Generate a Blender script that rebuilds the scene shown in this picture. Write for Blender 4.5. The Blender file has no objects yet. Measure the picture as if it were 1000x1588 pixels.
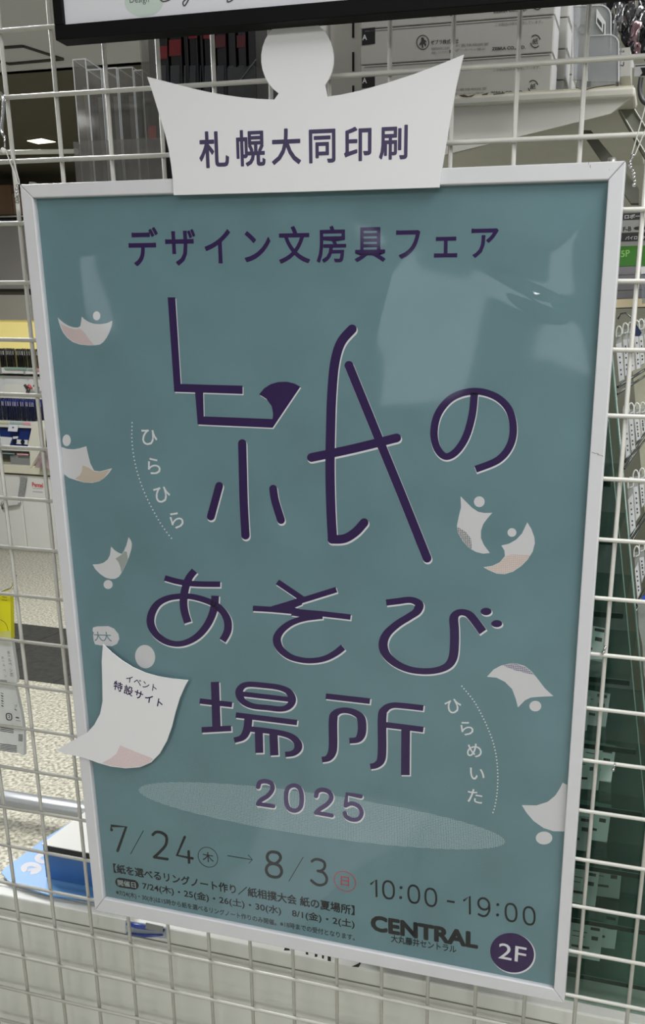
import bpy, math, random
from mathutils import Vector, Matrix
from mathutils.geometry import tessellate_polygon

# ------------------------------------------------------------------ camera
S = bpy.context.scene
COL = S.collection
F_PX, PX, PY = 1335.738, 665.642, 970.446            # focal length and principal point, 1000x1588 frame
RIGHT = Vector((0.9649099, 0.26156067, 0.02312795))
DOWN = Vector((0.09530952, -0.26680143, -0.95902716))
FWD = Vector((-0.24467322, 0.92757911, -0.28236857))
Z0 = 1.72                                            # height of the topmost grid wire in view
CAM = Vector((0.58311, -0.72155, Z0 - 0.27004))
cd = bpy.data.cameras.new('camera'); cam = bpy.data.objects.new('camera', cd); COL.objects.link(cam)
cd.sensor_fit = 'AUTO'; cd.sensor_width = 36.0; cd.lens = F_PX / 1588 * 36.0
cd.shift_x = (500 - PX) / 1588; cd.shift_y = (PY - 794) / 1588
cd.clip_start = 0.05; cd.clip_end = 60
M3 = Matrix((RIGHT, -DOWN, -FWD)).transposed()
cam.matrix_world = Matrix.Translation(CAM) @ M3.to_4x4()
S.camera = cam

# ------------------------------------------------------------------ light
S.view_settings.view_transform = 'Standard'; S.view_settings.look = 'None'
S.view_settings.gamma = 1.0; S.view_settings.use_curve_mapping = False
S.view_settings.exposure = 0.0
w = bpy.data.worlds.new('world'); S.world = w; w.use_nodes = True
w.node_tree.nodes['Background'].inputs[0].default_value = (0.86, 0.90, 0.93, 1)
w.node_tree.nodes['Background'].inputs[1].default_value = 0.40
CEIL = 2.62
# (x, y, size x, size y, watts) of the ceiling panels
LAMPS = [(1.28, -0.60, 0.3, 1.2, 30), (0.15, -2.6, 1.2, 0.3, 30), (1.7, -3.4, 0.3, 1.2, 38), (-2.4, -2.6, 0.3, 1.2, 8),
         (-1.3, 1.2, 0.3, 1.2, 64), (-3.2, 2.5, 0.3, 1.2, 230), (-0.6, 4.6, 0.3, 1.2, 60), (1.7, 1.3, 0.3, 1.2, 30)]  # the last panel is added to brighten the slanted glass rack

def srgb(r, g, b):
    def f(c):
        c /= 255.0
        return c / 12.92 if c <= .04045 else ((c + .055) / 1.055) ** 2.4
    return (f(r), f(g), f(b), 1)

# ------------------------------------------------------------------ helpers
def ray(u, v): return RIGHT * ((u - PX) / F_PX) + DOWN * ((v - PY) / F_PX) + FWD
def aty(u, v, y):
    d = ray(u, v); return CAM + d * ((y - CAM.y) / d.y)
def atz(u, v, z):
    d = ray(u, v); return CAM + d * ((z - CAM.z) / d.z)
def pixel(P):
    q = P - CAM; k = q.dot(FWD)
    return (q.dot(RIGHT) / k * F_PX + PX, q.dot(DOWN) / k * F_PX + PY)

MATS = {}
def mat(name, rgb, rough=0.6, metal=0.0, spec=0.5, noise=None, bump=None, emit=None, coat=0):
    """noise = (scale, amount) varies the colour; bump = (scale, strength)"""
    if name in MATS: return MATS[name]
    m = bpy.data.materials.new(name); m.use_nodes = True; N = m.node_tree; b = N.nodes['Principled BSDF']
    c = srgb(*rgb); b.inputs['Base Color'].default_value = c
    b.inputs['Roughness'].default_value = rough; b.inputs['Metallic'].default_value = metal
    b.inputs['Specular IOR Level'].default_value = spec; b.inputs['Coat Weight'].default_value = coat
    tc = N.nodes.new('ShaderNodeTexCoord')
    if noise:
        n = N.nodes.new('ShaderNodeTexNoise'); n.inputs['Scale'].default_value = noise[0]; n.inputs['Detail'].default_value = 4
        N.links.new(tc.outputs['Object'], n.inputs['Vector'])
        r = N.nodes.new('ShaderNodeMapRange'); r.inputs[1].default_value = .3; r.inputs[2].default_value = .7
        r.inputs[3].default_value = 1 - noise[1]; r.inputs[4].default_value = 1 + noise[1]
        N.links.new(n.outputs['Fac'], r.inputs[0])
        mx = N.nodes.new('ShaderNodeVectorMath'); mx.operation = 'SCALE'; mx.inputs[0].default_value = c[:3]
        N.links.new(r.outputs[0], mx.inputs['Scale']); N.links.new(mx.outputs[0], b.inputs['Base Color'])
    if bump:
        n2 = N.nodes.new('ShaderNodeTexNoise'); n2.inputs['Scale'].default_value = bump[0]
        N.links.new(tc.outputs['Object'], n2.inputs['Vector'])
        bp = N.nodes.new('ShaderNodeBump'); bp.inputs['Strength'].default_value = bump[1]; bp.inputs['Distance'].default_value = .002
        N.links.new(n2.outputs['Fac'], bp.inputs['Height']); N.links.new(bp.outputs[0], b.inputs['Normal'])
    if emit: b.inputs['Emission Color'].default_value = c; b.inputs['Emission Strength'].default_value = emit
    MATS[name] = m; return m

def clear(name, tint=(245, 248, 250), rough=0.08, ior=1.45, haze=0.0, hazecol=(200, 205, 208)):
    """thin clear sheet: see-through with a fresnel sheen and optional milky haze"""
    if name in MATS: return MATS[name]
    m = bpy.data.materials.new(name); m.use_nodes = True; N = m.node_tree; N.nodes.clear()
    o = N.nodes.new('ShaderNodeOutputMaterial'); t = N.nodes.new('ShaderNodeBsdfTransparent'); t.inputs[0].default_value = srgb(*tint)
    g = N.nodes.new('ShaderNodeBsdfGlossy'); g.inputs['Roughness'].default_value = rough
    f = N.nodes.new('ShaderNodeFresnel'); f.inputs[0].default_value = ior
    ge = N.nodes.new('ShaderNodeNewGeometry'); mi = N.nodes.new('ShaderNodeMapRange')   # a thin sheet reflects the same from both sides
    mi.inputs[3].default_value = ior; mi.inputs[4].default_value = 1 / ior
    N.links.new(ge.outputs['Backfacing'], mi.inputs[0]); N.links.new(mi.outputs[0], f.inputs[0])
    mx = N.nodes.new('ShaderNodeMixShader'); base = t
    if haze:
        d = N.nodes.new('ShaderNodeBsdfDiffuse'); d.inputs[0].default_value = srgb(*hazecol)
        h = N.nodes.new('ShaderNodeMixShader'); h.inputs[0].default_value = haze
        N.links.new(t.outputs[0], h.inputs[1]); N.links.new(d.outputs[0], h.inputs[2]); base = h
    N.links.new(f.outputs[0], mx.inputs[0]); N.links.new(base.outputs[0], mx.inputs[1]); N.links.new(g.outputs[0], mx.inputs[2])
    N.links.new(mx.outputs[0], o.inputs[0]); MATS[name] = m; return m

class MB:
    def __init__(s): s.v = []; s.f = []
    def add(s, vs, fs):
        k = len(s.v); s.v += [tuple(p) for p in vs]; s.f += [tuple(i + k for i in q) for q in fs]; return s
    def box(s, a, b):
        x0, y0, z0 = a; x1, y1, z1 = b
        return s.add([(x0, y0, z0), (x1, y0, z0), (x1, y1, z0), (x0, y1, z0), (x0, y0, z1), (x1, y0, z1), (x1, y1, z1), (x0, y1, z1)],
                     [(0, 3, 2, 1), (4, 5, 6, 7), (0, 1, 5, 4), (1, 2, 6, 5), (2, 3, 7, 6), (3, 0, 4, 7)])
    def prism(s, pts, off):
        """polygon pts extruded by the vector off"""
        n = len(pts); pts = [Vector(p) for p in pts]; off = Vector(off)
        nrm = Vector((0, 0, 0))
        for i in range(n): nrm += (pts[i] - pts[0]).cross(pts[(i + 1) % n] - pts[0])
        if nrm.dot(off) < 0: pts = pts[::-1]
        tr = tessellate_polygon([pts]); 
        fs = []
        for t in tr:
            a, b, c = t
            nn = (pts[b] - pts[a]).cross(pts[c] - pts[a])
            if nn.dot(off) > 0: fs += [(c, b, a), (a + n, b + n, c + n)]
            else: fs += [(a, b, c), (c + n, b + n, a + n)]
        fs += [(i, (i + 1) % n, (i + 1) % n + n, i + n) for i in range(n)]
        return s.add(pts + [p + off for p in pts], fs)
    def flat(s, pts, n=(0, -1, 0)):
        pts = [Vector(p) for p in pts]; n = Vector(n); fs = []
        for a, b, c in tessellate_polygon([pts]):
            fs.append((a, b, c) if (pts[b] - pts[a]).cross(pts[c] - pts[a]).dot(n) > 0 else (c, b, a))
        return s.add(pts, fs)
    def tube(s, path, r, seg=10, cap=True):
        path = [Vector(p) for p in path]; n = len(path); vs = []; fs = []; up = None
        for i, p in enumerate(path):
            d = (path[min(i + 1, n - 1)] - path[max(i - 1, 0)]).normalized()
            if up is None: up = Vector((0, 0, 1)) if abs(d.z) < .9 else Vector((1, 0, 0))
            a = d.cross(up).normalized(); b = d.cross(a).normalized(); up = -b if up.dot(b) < 0 else b
            rr = r[i] if isinstance(r, (list, tuple)) else r
            for k in range(seg):
                t = 2 * math.pi * k / seg; vs.append(p + a * math.cos(t) * rr + up * math.sin(t) * rr)
        for i in range(n - 1):
            for k in range(seg):
                k2 = (k + 1) % seg; fs.append((i * seg + k, i * seg + k2, (i + 1) * seg + k2, (i + 1) * seg + k))
        if cap: fs += [tuple(range(seg))[::-1], tuple((n - 1) * seg + k for k in range(seg))]
        return s.add(vs, fs)
    def ball(s, c, r, seg=10):
        c = Vector(c); vs = [c + Vector((0, 0, r))]; h = seg // 2
        for i in range(1, h):
            for k in range(seg):
                a = math.pi * i / h; t = 2 * math.pi * k / seg
                vs.append(c + Vector((math.sin(a) * math.cos(t), math.sin(a) * math.sin(t), math.cos(a))) * r)
        vs.append(c - Vector((0, 0, r))); fs = [(0, 1 + k, 1 + (k + 1) % seg) for k in range(seg)]
        for i in range(h - 2):
            for k in range(seg):
                a = 1 + i * seg + k; b = 1 + i * seg + (k + 1) % seg; fs.append((a, a + seg, b + seg, b))
        e = len(vs) - 1; o = 1 + (h - 2) * seg
        fs += [(e, o + (k + 1) % seg, o + k) for k in range(seg)]
        return s.add(vs, fs)
    def build(s, name, m, parent=None, smooth=False, bevel=0, **props):
        me = bpy.data.meshes.new(name); me.from_pydata(s.v, [], s.f); me.update()
        o = bpy.data.objects.new(name, me); COL.objects.link(o)
        me.materials.append(m)
        if smooth:
            for p in me.polygons: p.use_smooth = True
        if parent: o.parent = parent; o.matrix_parent_inverse = Matrix.Translation(-parent.location)
        if bevel:
            b = o.modifiers.new('bevel', 'BEVEL'); b.width = bevel; b.segments = 2; b.limit_method = 'ANGLE'
        for k, v in props.items(): o[k] = v
        return o

def tag(o, label=None, cat=None, group=None, kind=None):
    if label: o['label'] = label
    if cat: o['category'] = cat
    if group: o['group'] = group
    if kind: o['kind'] = kind
    return o
def thing(name, loc, label, cat, group=None):
    o = bpy.data.objects.new(name, None); COL.objects.link(o); o.location = loc; o.empty_display_size = .02
    return tag(o, label, cat, group)
def struct(name, mb, m, **k):
    return tag(mb.build(name, m, **k), kind='structure')
def catmull(pts, k=6, closed=False):
    P = [Vector(p) for p in pts]; n = len(P); out = []
    rng = range(n if closed else n - 1)
    for i in rng:
        if closed: a, b, c, d = P[i - 1], P[i], P[(i + 1) % n], P[(i + 2) % n]
        else: a, b, c, d = P[max(i - 1, 0)], P[i], P[i + 1], P[min(i + 2, n - 1)]
        for j in range(k):
            t = j / k
            out.append(.5 * ((2 * b) + (c - a) * t + (2 * a - 5 * b + 4 * c - d) * t * t + (3 * b - a - 3 * c + d) * t ** 3))
    if not closed: out.append(P[-1])
    return out

# flat printing on an upright sheet at depth y: artwork is drawn in the sheet's own plane
class Ink:
    """collects flat shapes; zoom = (ox, oy, s): drawing units of the artwork sketch"""
    def __init__(s, y, zoom=(0, 0, 1)): s.y = y; s.z = zoom; s.m = MB(); s.dy = 0
    def px(s, p): return (s.z[0] + p[0] / s.z[2], s.z[1] + p[1] / s.z[2])
    def to(s, p): return aty(p[0], p[1], s.y - s.dy)
    def step(s): s.dy += 4e-6
    def layer(s, C): s.dy += 2e-6; C.y -= 2e-6
    def poly(s, pts, off=(0, 0)):
        s.m.flat([s.to((s.px(p)[0] + off[0], s.px(p)[1] + off[1])) for p in pts]); s.step(); return s
    def ell(s, c, rx, ry=None, off=(0, 0), n=40, rot=0):
        ry = ry or rx; pts = []
        for i in range(n):
            t = 2 * math.pi * i / n; a, b = rx * math.cos(t), ry * math.sin(t)
            pts.append((c[0] + a * math.cos(rot) - b * math.sin(rot), c[1] + a * math.sin(rot) + b * math.cos(rot)))
        return s.poly(pts, off)
    def stroke(s, pts, wx, wy=None, caps='flat', smooth=True, off=(0, 0), closed=False, grow=0):
        wy = wy or wx; wx = wx / s.z[2] + grow; wy = wy / s.z[2] + grow
        P = [Vector((s.px(p)[0] + off[0], s.px(p)[1] + off[1])) for p in pts]
        if smooth and len(P) > 2: P = [p for p in catmull([(q.x, q.y, 0) for q in P], 6, closed)]
        P = [Vector((p[0], p[1])) for p in P]; n = len(P)
        if grow and not closed and caps == 'flat':
            P[0] += (P[0] - P[1]).normalized() * grow / 2; P[-1] += (P[-1] - P[-2]).normalized() * grow / 2
        Ls, Rs = [], []
        for i in range(n):
            if closed: d = P[(i + 1) % n] - P[i - 1]
            else: d = P[min(i + 1, n - 1)] - P[max(i - 1, 0)]
            d.normalize(); nx, ny = -d.y, d.x
            # elliptic pen: support of an ellipse in the stroke normal direction
            w = 0.5 * math.hypot(nx * wx, ny * wy)
            Ls.append(P[i] + Vector((nx, ny)) * w); Rs.append(P[i] - Vector((nx, ny)) * w)
        vs = [s.to(p) for p in Ls] + [s.to(p) for p in Rs]
        fs = [(i, (i + 1) % n, (i + 1) % n + n, i + n) for i in range(n if closed else n - 1)]
        s.m.add(vs, fs); s.step()
        if caps == 'round':
            for c in (P[0], P[-1]):
                s.m.flat([s.to((c.x + wx / 2 * math.cos(t * math.pi / 8), c.y + wy / 2 * math.sin(t * math.pi / 8))) for t in range(16)]); s.step()
        return s
    def text(s, txt, a, b, h, bold=0.0, free=False, off=(0, 0), shear=0):
        """ink box of txt spans a..b (left and right ends at mid height) and is h tall"""
        a = s.px(a); b = s.px(b); h /= s.z[2]; a = (a[0] + off[0], a[1] + off[1]); b = (b[0] + off[0], b[1] + off[1])
        A, B = s.to(a), s.to(b); cx, cy = (a[0] + b[0]) / 2, (a[1] + b[1]) / 2
        H = (s.to((cx, cy - h / 2)) - s.to((cx, cy + h / 2))).length
        X = (B - A); W = X.length; X.normalize()
        if not free: X = Vector((1, 0, 0)); W = abs(B.x - A.x)
        Y = Vector((-X.z, 0, X.x)); C = (A + B) / 2
        v, f = glyphs(txt, min(bold, .004)); v0 = v
        x0, x1 = min(p[0] for p in v), max(p[0] for p in v); y0, y1 = min(p[1] for p in v), max(p[1] for p in v)
        for dx, dz in nudges(bold):
            s.m.add([C + X * ((p[0] + dx - (x0 + x1) / 2) / (x1 - x0) * W) + Y * ((p[1] + dz - (y0 + y1) / 2) / (y1 - y0) * H) for p in v], f); s.layer(C)
        return s
    def cjk(s, txt, a, b, em, bold=0.0, off=(0, 0), rots=None, pts=None, ys=1.0):
        """one full-width glyph per cell, cell centres running from a to b (or given in pts)"""
        n = len(txt)
        for i, ch in enumerate(txt):
            if ch in ' 　': continue
            p = pts[i] if pts else (a[0] + (b[0] - a[0]) * i / (n - 1), a[1] + (b[1] - a[1]) * i / (n - 1))
            p = s.px(p); p = (p[0] + off[0], p[1] + off[1]); C = s.to(p)
            e = em / s.z[2]; E = abs(s.to((p[0] + e / 2, p[1])).x - s.to((p[0] - e / 2, p[1])).x)
            if pts: X = Vector((1, 0, 0))
            else:
                q0, q1 = s.to(s.px(a)), s.to(s.px(b)); X = (q1 - q0).normalized()
            if rots: t = math.radians(rots[i]); X = Vector((X.x * math.cos(t) - X.z * math.sin(t), 0, X.x * math.sin(t) + X.z * math.cos(t)))
            Y = Vector((-X.z, 0, X.x)); v, f = glyphs(ch, min(bold, .004))
            for dx, dz in nudges(bold):
                s.m.add([C + X * ((q[0] + dx - .5) * E) + Y * ((q[1] + dz - .38) * E * ys) for q in v], f); C = C - Vector((0, 3e-6, 0))
        return s
    def build(s, name, m, parent=None, **k): return s.m.build(name, m, parent, **k)

def nudges(bold):
    b = bold - .004
    if b <= 0: return [(0, 0)]
    n = 8 if b > .01 else 4
    return [(b * math.cos(2 * math.pi * (i + .5) / n), b * math.sin(2 * math.pi * (i + .5) / n)) for i in range(n)]
_g = {}
def glyphs(txt, bold=0.0):
    """flat outline mesh of a line of text at size 1 in Blender's own font"""
    if (txt, bold) in _g: return _g[(txt, bold)]
    c = bpy.data.curves.new('lettering', 'FONT'); c.body = txt; c.size = 1.0; c.resolution_u = 3; c.offset = bold; c.fill_mode = 'FRONT'
    o = bpy.data.objects.new('lettering', c); me = bpy.data.meshes.new_from_object(o)
    v = [(p.co.x, p.co.y) for p in me.vertices]; f = []
    for p in me.polygons:
        q = tuple(p.vertices); a = sum(v[q[i]][0] * v[q[(i + 1) % len(q)]][1] - v[q[(i + 1) % len(q)]][0] * v[q[i]][1] for i in range(len(q)))
        f.append(q if a > 0 else q[::-1])
    bpy.data.objects.remove(o); bpy.data.curves.remove(c); bpy.data.meshes.remove(me)
    _g[(txt, bold)] = (v, f); return v, f

def slab(y, pts, thick, mb=None):
    """upright plate whose face at depth y has the outline pts, thick towards the back"""
    mb = mb or MB(); return mb.prism([aty(u, v, y) for u, v in pts], (0, thick, 0))

# materials
WIRE = mat('cream_coated_wire', (194, 193, 186), .35, noise=(60, .05))
WHITE = mat('white_paint', (215, 215, 210), .45)
FRAMEM = mat('white_aluminium', (205, 205, 209), .38, noise=(30, .02))
CARD = mat('white_card', (222, 222, 224), .6)
BLACK = mat('black_plastic', (12, 12, 13), .35)
CHROME = mat('chrome', (200, 200, 200), .15, 1.0)
PURPLE = mat('purple_ink', (44, 18, 74), .7, spec=.15)
INKW = mat('white_ink', (215, 214, 218), .6)
INKK = mat('black_ink', (22, 24, 28), .7, spec=.15)
# ------------------------------------------------------------------ the room
def tileless_floor():
    m = bpy.data.materials.new('speckled_floor'); m.use_nodes = True; N = m.node_tree; b = N.nodes['Principled BSDF']
    tc = N.nodes.new('ShaderNodeTexCoord'); n = N.nodes.new('ShaderNodeTexNoise'); n.inputs['Scale'].default_value = 75; n.inputs['Detail'].default_value = 6
    N.links.new(tc.outputs['Object'], n.inputs['Vector'])
    r = N.nodes.new('ShaderNodeValToRGB'); e = r.color_ramp.elements
    e[0].position = .36; e[0].color = srgb(128, 124, 110); e[1].position = .62; e[1].color = srgb(205, 202, 184)
    N.links.new(n.outputs['Fac'], r.inputs[0]); N.links.new(r.outputs[0], b.inputs['Base Color']); b.inputs['Roughness'].default_value = .45
    return m
struct('floor', MB().box((-9, -6, -.05), (6, 9, 0)), tileless_floor())
band = mat('dark_floor_tile', (58, 58, 54), .85, spec=.2, noise=(30, .22))
fl = bpy.data.objects['floor']
ya = atz(60, 971, 0).y; yb = atz(66, 1058, 0).y
for i in range(14):
    x0 = -5.6 + i * .5
    MB().box((x0 + .002, yb, -.002), (x0 + .498, ya, .003)).build('tile', band, fl)
CEILM = mat('ceiling_paint', (186, 187, 190), .8)
yc = atz(60, 112, CEIL).y
struct('ceiling', MB().box((-9, -6, CEIL), (6, yc, CEIL + .05)).box((-9, yc - .03, CEIL), (6, yc, CEIL + .14)), CEILM)
cl = bpy.data.objects['ceiling']
# far raised ceiling, its dimmer light put into a darker paint, and the walls
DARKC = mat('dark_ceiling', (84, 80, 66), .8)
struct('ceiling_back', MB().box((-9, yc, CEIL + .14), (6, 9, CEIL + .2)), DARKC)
WALLM = mat('wall_paint', (112, 108, 92), .8, noise=(2, .06))
struct('wall_back', MB().box((-9, 8.8, 0), (6, 9, 2.76)), WALLM)
struct('wall_left', MB().box((-9.1, -6, 0), (-9, 9, 2.76)), WALLM)
struct('wall_front', MB().box((-9, -6.1, 0), (6, -6, 2.62)), mat('shop_wall', (150, 152, 150), .8))
# access hatch seam on the ceiling
hz = CEIL - .003
hp = [atz(u, v, hz) for u, v in [(-30, 76), (36, 71.5), (98, 91.5), (14, 99), (-34, 86)]]
hm = MB()
for i in range(len(hp)):
    a, b = hp[i], hp[(i + 1) % len(hp)]; hm.tube([a, b], .006, 6)
tag(hm.build('trim_1', mat('dark_seam', (60, 58, 54), .7)), kind='structure')
# ceiling lamps
for i, (x, y, sx, sy, wt) in enumerate(LAMPS):
    L = ['nearest the hanging poster, right of the viewer', 'second row, behind the viewer', 'behind the viewer on the right', 'behind the viewer on the left',
         'above the aisle left of the grid', 'above the pen stand aisle', 'deep in the shop behind the poster', 'right of the slanted glass rack'][i]
    zc = CEIL if y < yc - .7 else CEIL + .14
    t = thing('ceiling_light', (x, y, zc), 'long white recessed ceiling light panel, ' + L, 'ceiling light')
    MB().box((x - sx / 2 - .03, y - sy / 2 - .03, zc - .03), (x + sx / 2 + .03, y + sy / 2 + .03, zc)).build('housing', WHITE, t)
    MB().box((x - sx / 2, y - sy / 2, zc - .036), (x + sx / 2, y + sy / 2, zc - .03)).build('diffuser', mat('lamp_glow', (255, 252, 240), .5, emit=3.0), t)
    ld = bpy.data.lights.new('panel_light', 'AREA'); ld.shape = 'RECTANGLE'; ld.size = sx; ld.size_y = sy; ld.energy = wt; ld.color = (.975, .985, 1)
    lo = bpy.data.objects.new('panel_light', ld); COL.objects.link(lo); lo.location = (x, y, zc - .045)
# glowing panels added behind the viewer so the cover film shows bright patches
WG = mat('daylight_pane', (226, 236, 245), .4, emit=2.2)
for i, (x0, x1, z0, z1) in enumerate([(-1.9, -.95, 1.25, 2.2), (-.5, .25, 1.45, 2.5), (-4.05, -3.75, 1.8, 2.5)]):
    wn = MB(); 
    for q in (((x0 - .05, -6, z0 - .05), (x1 + .05, -5.95, z0)), ((x0 - .05, -6, z1), (x1 + .05, -5.95, z1 + .05)), ((x0 - .05, -6, z0), (x0, -5.95, z1)), ((x1, -6, z0), (x1 + .05, -5.95, z1))): wn.box(*q)
    o = wn.build('window_%d' % (i + 1), WHITE); tag(o, kind='structure'); MB().box((x0, -5.99, z0), (x1, -5.98, z1)).build('pane', WG, o)
# square downlight far off
zc = CEIL + .14
dl = [atz(u, v, zc - .004) for u, v in [(42, 217.8), (64, 214.5), (86, 219.5), (59, 222.3)]]
t = thing('downlight', sum(dl, Vector()) / 4 + Vector((0, 0, .004)), 'small bright square downlight in the dark ceiling left of the clear sleeves', 'ceiling light')
c0 = sum(dl, Vector()) / 4
MB().prism([c0 + (p - c0) * 1.12 for p in dl], (0, 0, .004)).build('trim_ring', mat('dark_trim', (50, 48, 40), .5), t)
MB().prism([p - Vector((0, 0, .004)) for p in dl], (0, 0, .003)).build('lens', mat('downlight_glow', (255, 250, 215), .5, emit=2.2), t)

# ------------------------------------------------------------------ wire grid panel
grid = thing('wire_grid_panel', (.25, 0, .3), 'cream white coated wire grid panel that the poster hangs on', 'grid panel')
RW = .0019
for c in range(-4, 19):
    MB().tube([(c * .05, .0018, Z0 - 1.25), (c * .05, .0018, Z0 + .2)], RW, 8).build('upright_wire', WIRE, grid, smooth=True)
for r in range(-3, 26):
    MB().tube([(-.22, -.0018, Z0 - r * .05), (.92, -.0018, Z0 - r * .05)], RW, 8).build('cross_wire', WIRE, grid, smooth=True)

# ------------------------------------------------------------------ the poster
YF = -.020; YP = -.0148
Q = [(30, 286), (970, 249), (874.5, 1556), (147, 1412)]        # outer corners of the frame
I_ = [(50.5, 306.5), (943, 278.5), (858.5, 1534), (160, 1394)] # inner corners
po = [aty(*p, YF) for p in Q]; pi = [aty(*p, YF) for p in I_]
# square up: a true rectangle from the measured corners
xl = (po[0].x + po[3].x) / 2; xr = (po[1].x + po[2].x) / 2
poster = thing('framed_poster', (.28, YF, po[3].z), 'large teal event poster in a white frame, hanging on the wire grid', 'poster')
for k in range(4):
    a, b = po[k], po[(k + 1) % 4]; c, d = pi[(k + 1) % 4], pi[k]
    n = (b - a).normalized() * .00012                       # hairline mitre joints
    m = MB().prism([a + n, b - n, c - n, d + n], (0, .0135, 0))
    m.build('frame_rail', FRAMEM, poster, bevel=.0008)
m = MB()                                                    # small scratch on the right rail
Ink(YF - .00005).m
sc = Ink(YF - .00006, (900, 700, 6.11)); sc.stroke([(105, 8), (140, 20), (160, 18), (175, 32), (215, 46)], 5, smooth=False)
sc.stroke([(160, 25), (168, 38)], 4); sc.build('scratch', mat('scratch_grey', (110, 108, 108), .6), poster)
sc = Ink(YF - .00006, (860, 120, 7.143)); sc.stroke([(375, 930), (377, 965)], 4); sc.stroke([(392, 968), (397, 1003)], 6); sc.stroke([(602, 1015), (604, 1028)], 4)
sc.build('scratch', MATS['scratch_grey'], poster)
cc = sum(pi, Vector()) / 4
MB().prism([(p - (p - cc) * -.012) + Vector((0, YP - YF + .0012, 0)) for p in pi], (0, .004, 0)).build('backing_board', mat('backing_grey', (120, 120, 118), .8), poster)

def paper_mat(name, dots=False, c1=(101, 131, 138), cd=(150, 172, 178)):
    m = bpy.data.materials.new(name); m.use_nodes = True; N = m.node_tree; b = N.nodes['Principled BSDF']
    b.inputs['Roughness'].default_value = .7; b.inputs['Specular IOR Level'].default_value = .2
    tc = N.nodes.new('ShaderNodeTexCoord'); n = N.nodes.new('ShaderNodeTexNoise'); n.inputs['Scale'].default_value = 16; n.inputs['Detail'].default_value = 5
    N.links.new(tc.outputs['Object'], n.inputs['Vector'])
    r = N.nodes.new('ShaderNodeMapRange'); r.inputs[1].default_value = .25; r.inputs[2].default_value = .75; r.inputs[3].default_value = .90; r.inputs[4].default_value = 1.10
    N.links.new(n.outputs['Fac'], r.inputs[0])
    sc_ = N.nodes.new('ShaderNodeVectorMath'); sc_.operation = 'SCALE'; sc_.inputs[0].default_value = srgb(*c1)[:3]
    N.links.new(r.outputs[0], sc_.inputs['Scale']); out = sc_.outputs[0]
    if dots:     # halftone screen printed in pale ink
        mp = N.nodes.new('ShaderNodeMapping'); mp.inputs['Scale'].default_value = (620, 1, 620); N.links.new(tc.outputs['Object'], mp.inputs[0])
        v = N.nodes.new('ShaderNodeTexVoronoi'); v.inputs['Scale'].default_value = 1; v.inputs['Randomness'].default_value = .12
        N.links.new(mp.outputs[0], v.inputs['Vector'])
        mr = N.nodes.new('ShaderNodeMapRange'); mr.inputs[1].default_value = .42; mr.inputs[2].default_value = .30
        N.links.new(v.outputs['Distance'], mr.inputs[0])
        mx = N.nodes.new('ShaderNodeMix'); mx.data_type = 'RGBA'; N.links.new(mr.outputs[0], mx.inputs[0]); N.links.new(out, mx.inputs[6])
        mx.inputs[7].default_value = srgb(*cd); out = mx.outputs[2]
    N.links.new(out, b.inputs['Base Color']); return m
TEAL = paper_mat('teal_print')
MB().prism([(p - (p - cc) * -.006) + Vector((0, YP - YF, 0)) for p in pi], (0, .0008, 0)).build('poster_sheet', TEAL, poster)

L0 = YP - .00004     # halos and pale figures
L1 = YP - .00012     # ink on top
L2 = YP - .00018
PALE = mat('pale_ink', (205, 203, 206), .6); PINK = mat('pink_tint', (198, 178, 178), .6); TAN = mat('tan_tint', (190, 174, 158), .6); GREYT = mat('grey_tint', (150, 156, 152), .6)
SALMON = paper_mat('salmon_screen', True, (205, 178, 166), (208, 206, 208)); LILAC = paper_mat('lilac_screen', True, (120, 112, 140), (205, 203, 206))
GSCREEN = paper_mat('grey_screen', True, (120, 122, 122), (205, 203, 206))

# headline
Ink(L1).cjk('デザイン文房具フェア', (221, 384), (750, 375), 50, .018, ys=1.04).build('headline_lettering', PURPLE, poster)
# big title, one part per character, each with its pale drop shadow
def title(z, draw, off, label):
    a = Ink(L1, z); draw(a, (0, 0), 0); o = a.build('title_character', PURPLE, poster)
    s_ = Ink(L0, z); draw(s_, off, .9); s_.build('drop_shadow', INKW, o)
def kami_left(k, off, g):
    k.poly([(235, 62), (270, 62), (295, 457), (577, 465), (577, 503), (397, 497), (400, 605), (713, 617), (716, 595), (710, 560), (685, 525), (652, 505), (675, 477), (705, 458), (740, 448), (780, 447), (815, 456), (840, 470), (714, 657), (372, 642), (360, 496), (265, 493)], (off[0] * 1.1, off[1] * .8))
    k.stroke([(575, 728), (578, 850), (582, 1000), (590, 1148)], 38, caps='round', off=off, grow=g)
    k.stroke([(470, 922), (432, 1062)], 36, caps='round', off=off, grow=g)
    k.stroke([(716, 935), (725, 990), (752, 1078)], 36, caps='round', off=off, grow=g)
def kami_right(k, off, g):
    k.stroke([(226, 80), (180, 135), (155, 220), (143, 350), (138, 500), (136, 650), (139, 800), (146, 935)], 38, caps='round', off=off, grow=g)
    k.stroke([(144, 938), (195, 935), (240, 908), (275, 870)], 36, caps='round', off=off, grow=g)
    k.stroke([(60, 604), (230, 568), (408, 524)], 36, caps='round', off=off, grow=g)
    k.stroke([(213, 228), (340, 540), (430, 760), (532, 1015)], 36, caps='round', off=off, grow=g)
def no_(k, off, g):
    k.stroke([(725, 340), (716, 430), (690, 520), (650, 580), (608, 600), (574, 568), (560, 505), (575, 430), (620, 370), (680, 340), (750, 335), (820, 360), (868, 412), (884, 490), (868, 560), (820, 615), (730, 652)], 31, 28, off=off, grow=g)
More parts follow.
